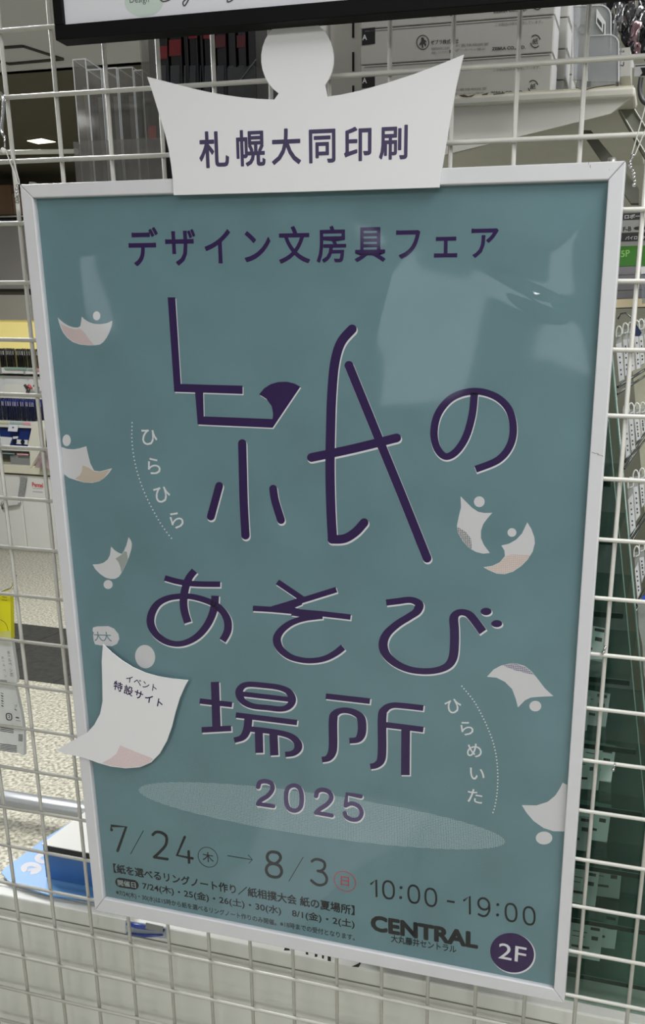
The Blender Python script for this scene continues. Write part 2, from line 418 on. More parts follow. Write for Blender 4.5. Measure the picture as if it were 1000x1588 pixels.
def a_(k, off, g):
    k.stroke([(238, 138), (330, 164), (420, 180), (520, 188), (692, 190)], 46, off=off, grow=g)
    k.stroke([(482, 80), (436, 140), (405, 230), (392, 330), (400, 410), (428, 503)], 64, 46, off=off, grow=g)
    k.stroke([(650, 283), (645, 360), (625, 440), (580, 530), (510, 610), (425, 660), (340, 677), (250, 657), (170, 600), (125, 515), (132, 430), (180, 350), (260, 305), (350, 289), (440, 288), (540, 310), (640, 350), (710, 410), (750, 480), (755, 550), (740, 600), (710, 650)], 64, 46, off=off, grow=g)
def so_(k, off, g):
    k.stroke([(60, 317), (200, 325), (400, 343), (600, 360), (818, 385)], 42, off=off, grow=g)
    k.stroke([(708, 172), (440, 255), (210, 322)], 46, 44, off=off, grow=g)
    k.stroke([(250, 112), (440, 240)], 44, off=off, grow=g)
    k.stroke([(600, 378), (480, 392), (400, 412), (330, 446), (270, 500), (246, 560), (272, 630), (345, 690), (440, 718), (530, 722), (620, 705), (700, 665), (760, 618)], 64, 42, off=off, grow=g)
    k.poly([(200, 305), (460, 222), (440, 290), (385, 312), (480, 340), (600, 352), (500, 395), (355, 372), (360, 362)], off)
def bi_(k, off, g):
    k.stroke([(125, 150), (200, 141), (290, 132), (345, 160), (332, 208), (280, 245), (200, 295), (130, 360), (104, 430), (125, 500), (190, 560), (280, 600), (380, 613), (470, 605), (540, 575), (575, 520), (585, 430), (585, 330), (582, 250), (620, 216), (675, 225), (720, 270), (777, 348)], 62, 42, off=off, grow=g)
    k.ell((798, 210), 37 + g * 2, 25 + g * 2, off=off); k.ell((870, 292), 37 + g * 2, 24 + g * 2, off=off)
def ba_(k, off, g):
    k.stroke([(50, 248), (315, 278)], 44, off=off, grow=g); k.stroke([(175, 92), (188, 470)], 68, off=off, grow=g); k.stroke([(66, 484), (308, 471)], 46, off=off, grow=g)
    k.stroke([(450, 112), (580, 121), (700, 138), (775, 172), (806, 235), (780, 290), (715, 313), (600, 302), (480, 288), (402, 248), (372, 185), (392, 135)], 62, 44, off=off, grow=g, closed=True)
    k.stroke([(395, 190), (790, 236)], 40, off=off, grow=g); k.stroke([(345, 362), (845, 424)], 44, off=off, grow=g)
    k.stroke([(448, 372), (444, 440), (428, 505), (395, 548), (332, 568)], 66, 44, off=off, grow=g)
    k.stroke([(450, 475), (600, 492), (720, 512), (800, 540), (850, 590), (850, 640), (810, 675), (748, 684)], 66, 44, off=off, grow=g)
    k.stroke([(533, 500), (537, 672)], 66, off=off, grow=g); k.stroke([(652, 510), (660, 692)], 68, off=off, grow=g)
def sho_(k, off, g):
    k.stroke([(125, 98), (468, 137)], 44, off=off, grow=g)
    k.stroke([(95, 590), (140, 580), (172, 540), (182, 470), (182, 280), (205, 228), (260, 208), (330, 218), (390, 255), (406, 310), (402, 390), (370, 435), (308, 443)], 68, 44, off=off, grow=g)
    k.stroke([(470, 643), (515, 633), (552, 595), (562, 510), (562, 260), (585, 198), (640, 170), (720, 172), (882, 190)], 68, 44, off=off, grow=g)
    k.stroke([(570, 318), (882, 357)], 44, off=off, grow=g); k.stroke([(745, 335), (742, 710)], 68, off=off, grow=g)
def kami(k, off, g):
    k.z = (180, 440, 2.941); kami_left(k, off, g); k.z = (460, 480, 2.632); kami_right(k, off, g)
title((0, 0, 1), kami, (1.2, 2.4), '')
title((460, 480, 2.632), no_, (.6, 2.2), '')
title((210, 870, 5.263), a_, (1.5, 1.9), ''); title((380, 880, 5), so_, (1.3, 1.9), ''); title((570, 900, 4.348), bi_, (1.4, 2.0), '')
title((300, 1040, 5.263), ba_, (1.6, 1.9), ''); title((480, 1060, 5), sho_, (1.6, 1.7), '')
# 2025
z = (380, 1190, 4.545)
ymark = mat('plum_ink', (66, 48, 96), .5)
Y_ = [('2', 72, 213, 185), ('0', 272, 415, 216), ('2', 480, 628, 248), ('5', 688, 840, 279)]
def year(k, off, g):
    k.z = z
    k.stroke([(92, 138), (105, 105), (145, 98), (185, 115), (192, 155), (160, 200), (110, 232), (92, 258)], 32, caps='round', off=off, grow=g)
    k.stroke([(92, 258), (200, 274)], 28, caps='round', off=off, grow=g)
    k.stroke([(345, 127), (385, 150), (400, 210), (390, 280), (350, 306), (305, 285), (288, 220), (300, 150)], 32, 30, closed=True, off=off, grow=g)
    k.stroke([(500, 202), (512, 168), (550, 158), (592, 175), (608, 215), (580, 258), (525, 295), (500, 320)], 32, caps='round', off=off, grow=g)
    k.stroke([(500, 320), (612, 340)], 28, caps='round', off=off, grow=g)
    k.stroke([(815, 205), (718, 188), (708, 270)], 30, caps='round', off=off, grow=g, smooth=False)
    k.stroke([(708, 270), (750, 255), (800, 275), (822, 320), (800, 362), (755, 368), (715, 350), (702, 322)], 30, caps='round', off=off, grow=g)
k = Ink(L2); year(k, (0, 0), 0); yo = k.build('year_numeral', ymark, poster)
k = Ink(L1); year(k, (1.2, 1.8), .9); k.build('drop_shadow', INKW, yo)
# dotted ellipse
k = Ink(L0 + .00002); k.ell((499, 1265), 287, 33, n=72, rot=.142); k.build('halftone_ellipse', paper_mat('ellipse_screen', True, (101, 131, 138), (168, 186, 190)), poster)

# pale paper figures
FIG = [
 ((80, 470, 9.09), [(85, 200), (120, 235), (180, 285), (240, 320), (310, 342), (370, 345), (405, 325), (415, 270), (425, 190), (460, 225), (520, 265), (600, 292), (680, 298), (760, 288), (810, 270), (855, 245), (850, 310), (820, 400), (780, 480), (730, 550), (680, 585), (620, 595), (520, 597), (400, 585), (300, 550), (220, 490), (160, 415), (125, 340), (100, 260)], (635, 180, 52, 64),
  (PINK, [(125, 290), (180, 320), (250, 350), (330, 370), (400, 360), (470, 420), (520, 500), (600, 590), (520, 590), (400, 578), (310, 543), (230, 485), (170, 410)])),
 ((80, 660, 9.09), [(90, 280), (150, 305), (220, 328), (310, 335), (400, 318), (490, 290), (510, 390), (545, 530), (600, 635), (680, 645), (760, 625), (855, 600), (800, 680), (740, 740), (670, 785), (570, 808), (450, 800), (330, 765), (240, 735), (170, 680), (125, 620)], (212, 208, 58, 82),
  (TAN, [(435, 560), (520, 592), (598, 645), (680, 652), (760, 635), (820, 622), (740, 735), (670, 780), (570, 802), (450, 795), (330, 745), (400, 700), (430, 630)])),
 ((130, 820, 11.11), [(150, 615), (250, 610), (340, 585), (410, 530), (450, 450), (470, 305), (520, 360), (590, 410), (655, 435), (690, 380), (730, 290), (770, 145), (810, 200), (828, 260), (820, 340), (780, 480), (730, 600), (650, 760), (600, 830), (540, 862), (460, 865), (370, 840), (280, 780), (200, 700)], (418, 960, 78, 78),
  (GREYT, [(545, 515), (610, 472), (655, 440), (700, 385), (740, 400), (760, 520), (715, 620), (645, 760), (630, 660), (595, 570)])),
 ((690, 740, 6.25), [(150, 185), (200, 235), (260, 295), (320, 335), (380, 347), (458, 345), (410, 400), (370, 455), (348, 520), (348, 590), (375, 655), (435, 735), (370, 742), (300, 725), (230, 685), (170, 620), (125, 540), (115, 470), (135, 370), (155, 290)], (332, 238, 52, 52),
  (GSCREEN, [(118, 480), (200, 530), (250, 590), (262, 700), (230, 683), (172, 618), (128, 538)])),
 ((690, 740, 6.25), [(545, 662), (620, 645), (690, 605), (745, 545), (797, 437), (835, 500), (865, 580), (870, 640), (850, 720), (800, 800), (740, 860), (660, 915), (580, 940), (500, 935), (430, 905), (370, 873), (460, 858), (530, 825), (580, 765), (575, 710)], (648, 536, 43, 42),
  (SALMON, [(588, 765), (640, 750), (720, 752), (826, 757), (798, 798), (738, 856), (658, 911), (580, 935), (502, 930), (435, 902), (390, 875), (462, 862), (535, 828)])),
 ((0, 0, 1), [(755, 1049.5), (765.5, 1038), (777, 1032), (791, 1029), (803, 1029.5), (814, 1033), (824, 1041), (833.8, 1053), (844.8, 1067.5), (858, 1079.6), (836, 1080.6), (822.8, 1081.8), (814, 1086), (803, 1097), (799.7, 1084), (794, 1068.6), (783, 1057.6), (770, 1051)], (830, 1095, 9.2, 8.2),
  (LILAC, [(779, 1032), (791, 1029.8), (803, 1030.3), (814, 1034), (824, 1042), (828, 1047), (800, 1040)])),
 ((0, 0, 1), [(809, 1248.6), (831.6, 1249), (849, 1243.5), (861, 1233.6), (868, 1222.6), (872.3, 1213.8), (879, 1217), (876, 1289.5), (858, 1289), (842.6, 1284), (827, 1273), (816, 1260)], (843.5, 1299.6, 12.8, 10), None)]
for z, body, hd, tint in FIG:
    k = Ink(L0, z); k.poly(body); k.ell(hd[:2], hd[2], hd[3]); o = k.build('paper_dancer', PALE, poster)
    if tint: k = Ink(L0 - .00003, z); k.poly(tint[1]); k.build('shaded_fold', tint[0], o)
k = Ink(L0); k.ell((225, 1018.3), 15.5, 18.2, rot=-.15); k.build('pale_dot', PALE, poster)
# small speech mark with two characters
z = (100, 960, 4.545)
k = Ink(L0, z); k.poly([(200, 60), (230, 52), (310, 50), (350, 68), (380, 105), (386, 140), (370, 175), (335, 192), (250, 185), (215, 178), (205, 150), (202, 110), (208, 96), (198, 85)]); so = k.build('speech_mark', PALE, poster)
k = Ink(L1, z); k.cjk('大大', (238, 122), (298, 124), 66, .012); k.build('lettering', TEAL, so)
# white side lettering and dotted arcs
k = Ink(L1, (190, 640, 7.564)); k.cjk('ひらひら', None, None, 218, .008, pts=[(308, 282), (365, 625), (458, 955), (628, 1257)], rots=[-4, 2, 10, 22], ys=.92); k.build('side_lettering', INKW, poster)
k = Ink(L1, (660, 1040, 4.545)); k.cjk('ひらめいた', None, None, 128, .008, pts=[(193, 248), (287, 405), (342, 562), (360, 725), (347, 885)], rots=[26, 18, 8, 2, -2], ys=.95); k.build('side_lettering', INKW, poster)
def arc_dots(z, pts, n, r):
    P = catmull([(a, b, 0) for a, b in pts], 20); L = [0]
    for i in range(1, len(P)): L.append(L[-1] + (P[i] - P[i - 1]).length)
    k = Ink(L1, z); j = 0
    for i in range(n):
        s_ = L[-1] * i / (n - 1)
        while j < len(L) - 2 and L[j + 1] < s_: j += 1
        t = (s_ - L[j]) / max(L[j + 1] - L[j], 1e-6); p = P[j].lerp(P[j + 1], t); k.ell((p.x, p.y), r, n=10)
    k.build('dotted_arc', INKW, poster, kind='stuff')
arc_dots((190, 640, 7.564), [(112, 118), (109, 295), (125, 470), (160, 650), (212, 820), (278, 985), (358, 1145), (445, 1297), (520, 1405), (573, 1473)], 34, 8.5)
arc_dots((660, 1040, 4.545), [(255, 110), (340, 215), (403, 330), (448, 430), (480, 523), (500, 625), (508, 745), (503, 860), (488, 955), (474, 1000)], 42, 5.2)
# dates and times
k = Ink(L1)
z = (150, 1260, 5); k.z = z
k.stroke([(115, 135), (112, 103), (228, 112), (162, 296)], 22, caps='round', smooth=False)
k.stroke([(262, 322), (362, 140)], 6)
k.stroke([(435, 172), (460, 152), (505, 158), (540, 190), (535, 250), (490, 305), (446, 345)], 22, caps='round'); k.stroke([(446, 347), (548, 362)], 20, caps='round', smooth=False)
k.stroke([(682, 190), (622, 332), (742, 356)], 20, caps='round', smooth=False); k.stroke([(712, 302), (716, 388)], 20, caps='round')
k.stroke([(862 + 76 * math.cos(t * .2618), 347 + 76 * math.sin(t * .2618) + .17 * 76 * math.cos(t * .2618)) for t in range(24)], 5, closed=True)
k.text('木', (820, 340), (905, 352), 76, .006)
k.z = (330, 1300, 4.348)
k.stroke([(98, 117), (266, 145)], 5); k.stroke([(238, 112), (267, 145), (243, 168)], 5, smooth=False)
k.stroke([(410, 92), (445, 104), (456, 135), (432, 165), (408, 170), (378, 155), (366, 125), (380, 98)], 20, closed=True)
k.stroke([(412, 172), (450, 188), (464, 225), (448, 256), (415, 262), (376, 248), (360, 212), (375, 180)], 20, closed=True)
k.stroke([(512, 290), (610, 125)], 5)
k.stroke([(668, 155), (690, 142), (725, 146), (752, 165), (752, 200), (728, 220), (708, 220)], 18, caps='round')
k.stroke([(712, 221), (745, 232), (768, 268), (758, 304), (722, 316), (690, 306), (664, 284)], 18, caps='round')
k.z = (560, 1340, 3.448)
def zero(cx, cy, rx=29, ry=46, sk=6): k.stroke([(cx + rx * math.copysign(abs(math.cos(t * .2618)) ** .85, math.cos(t * .2618)), cy + ry * math.copysign(abs(math.sin(t * .2618)) ** .85, math.sin(t * .2618)) + sk * math.cos(t * .2618)) for t in range(24)], 11, closed=True)
k.stroke([(53, 106), (80, 84), (82, 172)], 11, caps='round', smooth=False)
for c in [(146, 138), (281, 161), (372, 178), (801, 259), (898, 277)]: zero(*c)
for c in [(213, 126), (211, 179), (730, 217), (729, 272)]: k.ell(c, 8, 8)
k.stroke([(458, 197), (500, 204)], 11)
k.stroke([(550, 194), (580, 172), (581, 265)], 11, caps='round', smooth=False)
k.stroke([(655 + 29 * math.cos(t * .3927), 213 + 30 * math.sin(t * .3927) + 5 * math.cos(t * .3927)) for t in range(16)], 11, closed=True)
k.stroke([(684, 218), (684, 250), (670, 273), (650, 278), (628, 268)], 11, caps='round')
k.build('date_lettering', INKK, poster, kind='stuff')
RED = mat('red_ink', (170, 40, 50), .55)
k = Ink(L1, (330, 1300, 4.348)); k.stroke([(890 + 72 * math.cos(t * .2618), 290 + 66 * math.sin(t * .2618) + .2 * 72 * math.cos(t * .2618)) for t in range(24)], 5, closed=True)
k.text('日', (862, 285), (918, 294), 62, .006); k.build('weekday_mark', RED, poster)
k = Ink(L1)
k.text('【紙を選べるリングノート作り／紙相撲大会 紙の夏場所】', (176, 1346), (549.5, 1412), 14.2, .026, True)
k.text('7/24(木)・25(金)・26(土)・30(水)　8/1(金)・2(土)', (221, 1374), (549.5, 1434), 14, .020, True)
k.z = (160, 1330, 5)
pl = []
for i in range(24):
    t = math.pi / 2 + 2 * math.pi * i / 24; cx = 135 if math.pi / 2 <= t < 1.5 * math.pi else 233
    pl.append((cx + 42 * math.cos(t), (193 if cx == 135 else 210) + 38 * math.sin(t) + 6 * math.cos(t)))
k.poly(pl); k.build('notice_lettering', INKK, poster)
k = Ink(L2, (160, 1330, 5)); k.text('開催日', (112, 192), (252, 214), 44, .01, True); k.build('pill_lettering', mat('teal_grey_ink', (150, 165, 168), .6), poster)
k = Ink(L1); k.text('※7/24(木)・30(水)は15時から紙を選べるリングノート作りのみ開催。※18時までの受付となります。', (180, 1384), (550, 1455), 10, .020, True)
k.build('fine_print', mat('grey_ink', (38, 46, 52), .7, spec=.15), poster)
k = Ink(L1, (560, 1340, 3.448))
k.text('CENTRAL', (56, 314), (620, 410), 78, .052, True); k.text('大丸藤井セントラル', (160, 397), (508, 457), 40, .02, True)
k.build('logo_lettering', INKK, poster)
k = Ink(L1); k.ell((794, 1477.6), 34.6, 30.2, rot=.35); do = k.build('floor_badge', PURPLE, poster)
k = Ink(L0); k.ell((795.6, 1479), 35.2, 31, rot=.35); k.build('drop_shadow', INKW, do)
k = Ink(L2, (560, 1340, 3.448)); k.text('2F', (735, 466), (882, 484), 84, .004); k.build('lettering', INKW, do)

# clear cover film, slightly buckled
def film():
    nx, nz = 130, 180; vs = []
    def h(a, b):
        r = .0008 * math.sin(7.1 * a + 2.3 * b + 1) + .0006 * math.sin(6.8 * b - 5.2 * a + .5) + .00042 * math.sin(17 * a + 9 * b) * math.sin(11 * b - 4 * a + 2) + .00008 * math.sin(31 * a - 12 * b) * math.sin(27 * b + 8 * a)
        # a sharp dent near the top right corner
        r += .0016 * math.exp(-(((a - .90) / .05) ** 2 + ((b - .118 + 1.2 * (a - .90) ** 2 - .25 * (a - .9)) / .009) ** 2))
        r += .0005 * math.exp(-(((a - .66 + .5 * (b - .1)) / .02) ** 2 + ((b - .1) / .05) ** 2))
        e = min(a, 1 - a, b, 1 - b); return r * min(1, e * 14)
    for j in range(nz + 1):
        for i in range(nx + 1):
            a, b = i / nx, j / nz
            p = (pi[0] * (1 - a) + pi[1] * a) * (1 - b) + (pi[3] * (1 - a) + pi[2] * a) * b
            vs.append((p.x, YP - .0024 - max(-.0017, min(.0026, h(a, b))), p.z))
    fs = [(j * (nx + 1) + i, (j + 1) * (nx + 1) + i, (j + 1) * (nx + 1) + i + 1, j * (nx + 1) + i + 1) for j in range(nz) for i in range(nx)]
    return MB().add(vs, fs)
film().build('cover_film', clear('cover_film', (254, 255, 255), .045, 1.47, haze=.012), poster, smooth=True)

# crown-shaped card on top of the frame
outl = [(228, 119), (250, 124.5), (275, 131), (300, 137.5), (325, 143), (350, 147.5), (375, 151), (400, 153.2), (425, 154.5)]
hcx, hcy = 461, 90.5
for i in range(27):
    t = math.radians(121 + i * (360 - 80) / 26)
    outl.append((hcx + 56.3 * math.cos(t), hcy + 63.5 * math.sin(t)))
outl += [(507, 150), (530, 146.5), (560, 140), (600, 128.5), (640, 115.5), (680, 100.5), (719, 84.5), (713, 108), (707, 135), (702, 162), (697, 190), (692, 220), (687, 250), (683, 275), (681, 290.5),
         (475, 297), (269, 302.5), (268, 280), (265, 255), (261, 230), (256, 208), (250, 188), (243, 165), (236, 142)]
outl = [p for i, p in enumerate(outl) if True]
YC = YF - .0016
crown = thing('crown_sign', aty(470, 295, YC), 'white crown-shaped card with a round head on the poster frame, lettered with six characters', 'sign')
slab(YC, outl, .0014).build('card', CARD, crown, bevel=.0003)
DKP = mat('dark_plum_ink', (58, 48, 84), .5)
k = Ink(YC - .00008); k.cjk('札幌大同印刷', (332, 232), (611, 220.5), 47.5, .022, ys=1.02); k.build('lettering', DKP, crown)

# paper flyer with the site name, overlapping the frame (its code is left blank)
z = (100, 960, 4.545); YQ = YF - .0015
fp = [(270, 178), (330, 235), (400, 290), (480, 340), (570, 380), (660, 405), (750, 420), (872, 432), (850, 470), (810, 560), (780, 660), (755, 760), (720, 860), (670, 950), (610, 1010), (530, 1045), (430, 1052), (330, 1040), (240, 1015), (150, 982), (60, 960), (0, 948), (-60, 925), (0, 890), (80, 843), (160, 800), (210, 745), (250, 670), (268, 580), (266, 450), (262, 300)]
fly = thing('flyer', aty(200, 1185, YQ), 'white curved paper flyer stuck over the lower left of the poster and its frame', 'flyer')
slab(YQ, [(z[0] + a / z[2], z[1] + b / z[2]) for a, b in fp], .0011).build('sheet', CARD, fly)
k = Ink(YQ - .00006, z); k.poly([(392, 890), (440, 910), (500, 935), (560, 958), (625, 985), (600, 1012), (530, 1040), (430, 1048), (330, 1036), (262, 1015), (320, 985), (365, 950)])
k.build('pink_fold', paper_mat('pink_screen', True, (206, 180, 180), (220, 214, 216)), fly)
k = Ink(YQ - .00006, z); k.cjk('イベント', (458, 423), (630, 484), 56, .01); k.cjk('特設サイト', (378, 474), (668, 590), 66, .018); k.build('lettering', PURPLE, fly)
# ------------------------------------------------------------------ sign above
BLK = mat('black_frame', (7, 7, 8), .6, spec=.15)
ys = -.034; a0 = aty(86, 62.5, ys); zb = a0.z; xa = a0.x; xb = .60; zt = zb + .20; bw = .0105
sg = thing('framed_sign', (.3, ys, zb), 'white sign in a narrow black frame above the poster, with grey script', 'sign')
MB().box((xa, ys, zb), (xb, ys + .014, zb + bw)).build('frame_rail', BLK, sg, bevel=.0006)
MB().box((xa, ys, zt - bw), (xb, ys + .014, zt)).build('frame_rail', BLK, sg, bevel=.0006)
MB().box((xa, ys, zb + bw), (xa + bw * .8, ys + .014, zt - bw)).build('frame_rail', BLK, sg, bevel=.0006)
MB().box((xb - bw * .8, ys, zb + bw), (xb, ys + .014, zt - bw)).build('frame_rail', BLK, sg, bevel=.0006)
MB().box((xa + bw * .8, ys + .003, zb + bw), (xb - bw * .8, ys + .008, zt - bw)).build('sheet', mat('sign_sheet', (212, 212, 218), .6), sg)
k = Ink(ys + .0029); k.ell((223, 2), 30, 24); k.build('pale_green_circle', mat('pale_green_ink', (186, 200, 192), .6), sg)
k = Ink(ys + .0028); k.text('Design', (201, 1), (231, -.5), 14, 0, True)
k.stroke([(246, -4), (252, 2), (262, 0), (268, -6)], 2.2); k.stroke([(298, -14), (292, 0), (286, 9), (284, 3), (294, -5), (306, -12)], 2.2)
k.stroke([(366, -14), (361, -1), (353, 3), (354, -2), (364, -8), (372, -13)], 2.2); k.build('script_lettering', mat('script_grey', (70, 74, 76), .6), sg)

# ------------------------------------------------------------------ hooks and cords of the poster
def path(y, pts, z=(0, 0, 1)): return [aty(z[0] + a / z[2], z[1] + b / z[2], y) for a, b in pts]
CORD = mat('clear_cord', (205, 205, 200), .3)
zl = (0, 130, 8.333)
h = thing('hanging_hook', aty(4, 180, -.006), 'chrome hook with a white swivel ball at the upper left of the poster', 'hook')
MB().tube(catmull(path(-.012, [(-20, 160), (5, 128), (32, 165), (45, 240), (38, 400), (20, 560), (30, 640), (62, 690)], zl)), .0016, 8).build('hook', CHROME, h, smooth=True)
MB().tube(path(-.012, [(58, 670), (62, 820)], zl), .0009, 6).build('swivel', CHROME, h, smooth=True)
MB().ball(aty(5.4, 233.5, -.012), .0025, 12).build('ball', WHITE, h, smooth=True)
MB().tube(path(-.012, [(80, 875), (215, 1240), (235, 1300)], zl), .0005, 6).tube(path(-.010, [(80, 860), (140, 850), (245, 1250), (250, 1300)], zl), .0005, 6).build('cord', CORD, h, kind='stuff')
t = MB()
for i, (u, v) in enumerate([(27, 288), (26, 293), (25, 298), (27, 303), (26, 308), (27, 313)]): t.ball(aty(u, v, -.012), .0013 if i < 4 else .0018, 8)
t.build('bead_chain', CHROME, h, smooth=True, kind='stuff')
zr = (860, 120, 7.143)
h = thing('hanging_hook', aty(993, 130, -.006), 'dark grey hook with a thin double cord at the upper right of the poster', 'hook')
MB().tube(catmull(path(-.01, [(958, 0), (948, 60), (942, 130), (955, 210), (985, 265), (1040, 300)], zr)), .0018, 8).build('hook', mat('dark_steel', (74, 76, 76), .4, .6), h, smooth=True)
MB().tube(path(-.011, [(1040, 200), (1000, 340), (850, 870), (855, 900)], zr), .0005, 6).tube(path(-.011, [(1060, 400), (1000, 590), (888, 860), (862, 880)], zr), .0005, 6).build('cord', CORD, h, kind='stuff')
t = MB()
for i, (u, v) in enumerate([(981, 242), (979, 246.5), (977, 251), (976.6, 256), (978, 260), (981, 265), (982.5, 270), (983, 275), (984, 281), (983, 287)]): t.ball(aty(u, v, -.012), .0012 + (.0004 if i % 3 == 0 else 0), 8)
t.build('bead_chain', CHROME, h, smooth=True, kind='stuff')
for i, (u, v, lab) in enumerate([(51, 284.5, 'small metal stud on top of the poster frame near its left corner'), (948.5, 247, 'small metal stud on top of the poster frame near its right corner')]):
    c = aty(u, v, -.012); m_ = MB().tube([c - Vector((0, 0, .006)), c + Vector((0, 0, .0008))], [.004, .003], 12)
    m_.build('stud', mat('bronze_stud', (150, 148, 142), .4, .6), poster, smooth=True)

# ------------------------------------------------------------------ base cabinet under the grid
ZC = .821
CABM = mat('cabinet_laminate', (206, 207, 200), .28, noise=(3, .03))
cab = thing('base_cabinet', (.3, .3, 0), 'pale grey white base cabinet standing close behind the lower wire grid', 'cabinet')
MB().box((-.6, .035, 0), (1.05, .052, ZC)).build('front_panel', CABM, cab, bevel=.002)
MB().box((-.178, .0525, 0), (1.05, .56, ZC - .02)).build('body', CABM, cab)
MB().box((-.178, .0525, ZC - .0195), (1.05, .56, ZC - .0005)).build('top', CABM, cab, bevel=.001)
MB().box((-.6, .0345, ZC - .020), (1.05, .0349, ZC - .0185)).build('edge_joint', mat('joint_grey', (120, 120, 114), .6), cab)
k = Ink(.0345)
for q in ([(440, 1474), (444, 1464), (450, 1474)], [(474, 1480), (474, 1467), (478, 1467), (478, 1481)], [(488, 1484), (488, 1468), (504, 1470), (502, 1487), (499, 1486), (499, 1474), (492, 1473), (492, 1484)],
          [(508, 1490), (508, 1472), (513, 1473), (513, 1491)], [(545, 1499), (556, 1494), (560, 1484), (564, 1486), (556, 1500)]): k.poly(q)
k.build('black_lettering', BLACK, cab, kind='stuff')

# blue brochures and box on the cabinet top
LB = mat('light_blue_print', (112, 166, 222), .35); NB = mat('mid_blue_print', (58, 104, 166), .4)
br = thing('brochure_stack', (-.14, .14, ZC), 'stack of light blue brochures with white letters on the cabinet left of the poster', 'brochures')
def onz(z, pts): return [atz(u, v, z) for u, v in pts]
o_ = [(2, 1353), (9, 1345), (22, 1336), (66, 1303), (104, 1279), (130, 1262), (160, 1280), (168, 1400), (122, 1394), (76, 1388), (40, 1377), (12, 1366)]
for i in range(4):
    zz = ZC + .0003 + i * .0016; P = onz(ZC + .006, o_)
    s_ = (1.6 * (3 - i)) * .001
    MB().prism([(p.x + s_ * .6, p.y + s_, zz) for p in P], (0, 0, .0013)).build('sheet', LB if i != 2 else mat('sheet_edge', (50, 70, 100), .5), br)
def onink(z, rings, name, m, par):
    mm = MB()
    for r_ in rings: mm.flat(onz(z, r_), (0, 0, 1))
    return mm.build(name, m, par)
zt_ = ZC + .0003 + 3 * .0016 + .0013 + .00015
def band_(pts, w):
    P = [Vector((a, b)) for a, b in pts]; P = [Vector(p[:2]) for p in catmull([(a, b, 0) for a, b in pts], 5)]; L, R_ = [], []
    for i, p in enumerate(P):
        d = (P[min(i + 1, len(P) - 1)] - P[max(i - 1, 0)]).normalized(); n = Vector((-d.y, d.x)) * w / 2; L.append(p + n); R_.append(p - n)
    return [[(L[i].x, L[i].y), (L[i + 1].x, L[i + 1].y), (R_[i + 1].x, R_[i + 1].y), (R_[i].x, R_[i].y)] for i in range(len(P) - 1)]
def ringq(cx, cy, ro, ri, a0, a1, n=20):
    out = []
    for i in range(n):
        s0, s1 = [math.radians(a0 + (a1 - a0) * (i + d) / n) for d in (0, 1)]
        out.append([(cx + ro[0] * math.cos(s0), cy + ro[1] * math.sin(s0)), (cx + ro[0] * math.cos(s1), cy + ro[1] * math.sin(s1)), (cx + ri[0] * math.cos(s1), cy + ri[1] * math.sin(s1)), (cx + ri[0] * math.cos(s0), cy + ri[1] * math.sin(s0))])
    return out
onink(zt_, ringq(48.3, 1346.5, (16.3, 9.6), (6.5, 3.2), -225, 95) + [[(41, 1348.5), (56, 1345), (57, 1348), (43, 1351.5)]], 'lettering', INKW, br)
onink(zt_, ringq(69, 1331, (15.5, 8.6), (6.5, 3), 70, 330), 'lettering', INKW, br)
bx_ = thing('blue_box', aty(108, 1390, .075), 'dark blue box with an open white top beside the light blue brochures', 'box')
yb_ = .0735; b0 = aty(73.5, 1379, yb_); zbt = aty(73.5, 1322, yb_).z; ztt = aty(72, 1310, yb_).z
z_b = ZC + .0075
MB().box((b0.x, yb_, z_b), (b0.x + .11, yb_ + .115, zbt)).build('body', NB, bx_, bevel=.0008)
MB().box((b0.x + .0006, yb_ + .0006, zbt), (b0.x + .11, yb_ + .114, ztt - .0012)).build('dark_gap', mat('gap_dark', (48, 48, 46), .7), bx_)
MB().box((b0.x - .0008, yb_ - .0004, ztt - .0011), (b0.x + .11, yb_ + .115, ztt)).build('white_sheet', mat('white_paper', (226, 226, 220), .6), bx_)
MB().box((b0.x + .016, yb_ + .070, ztt + .0001), (b0.x + .11, yb_ + .072, ztt + .0014)).build('fold', mat('fold_grey', (150, 150, 146), .6), bx_)
# blue pens pack under the frame edge
pk = thing('pen_pack', aty(222, 1445, .034), 'blue pen in a clear pack with a small label, seen just under the poster frame', 'pen')
MB().tube(path(.0325, [(197, 1432), (212, 1436), (254, 1443)]), [.0022, .003, .002], 8).build('barrel', mat('blue_plastic', (52, 72, 150), .3), pk, smooth=True)
MB().tube(path(.0325, [(197, 1447), (225, 1451), (252, 1450)]), [.0012, .0022, .001], 8).build('cap', MATS['blue_plastic'], pk, smooth=True)
slab(.030, [(226, 1431), (253, 1437), (252, 1446), (225, 1441)], .0006).build('label', mat('label_grey', (128, 130, 128), .5), pk)
slab(.0315, [(194, 1427), (262, 1439), (262, 1456), (194, 1450)], .0004).build('sleeve', clear('pack_film', (235, 238, 245), .15, 1.3), pk)

# ------------------------------------------------------------------ rail near the floor
MB().tube([(-3.2, 1.33, .085), (-.2, 1.375, .095)], .030, 18).build('rail_tube', mat('grey_metal_tube', (160, 163, 165), .35, .5), smooth=True)
rt = bpy.data.objects['rail_tube']; tag(rt, 'grey metal floor rail behind the grid, left of the poster', 'rail')
for x in (-3.0, -.4): MB().box((x - .03, 1.31, 0), (x + .03, 1.39, .062)).build('foot', MATS['grey_metal_tube'], rt)

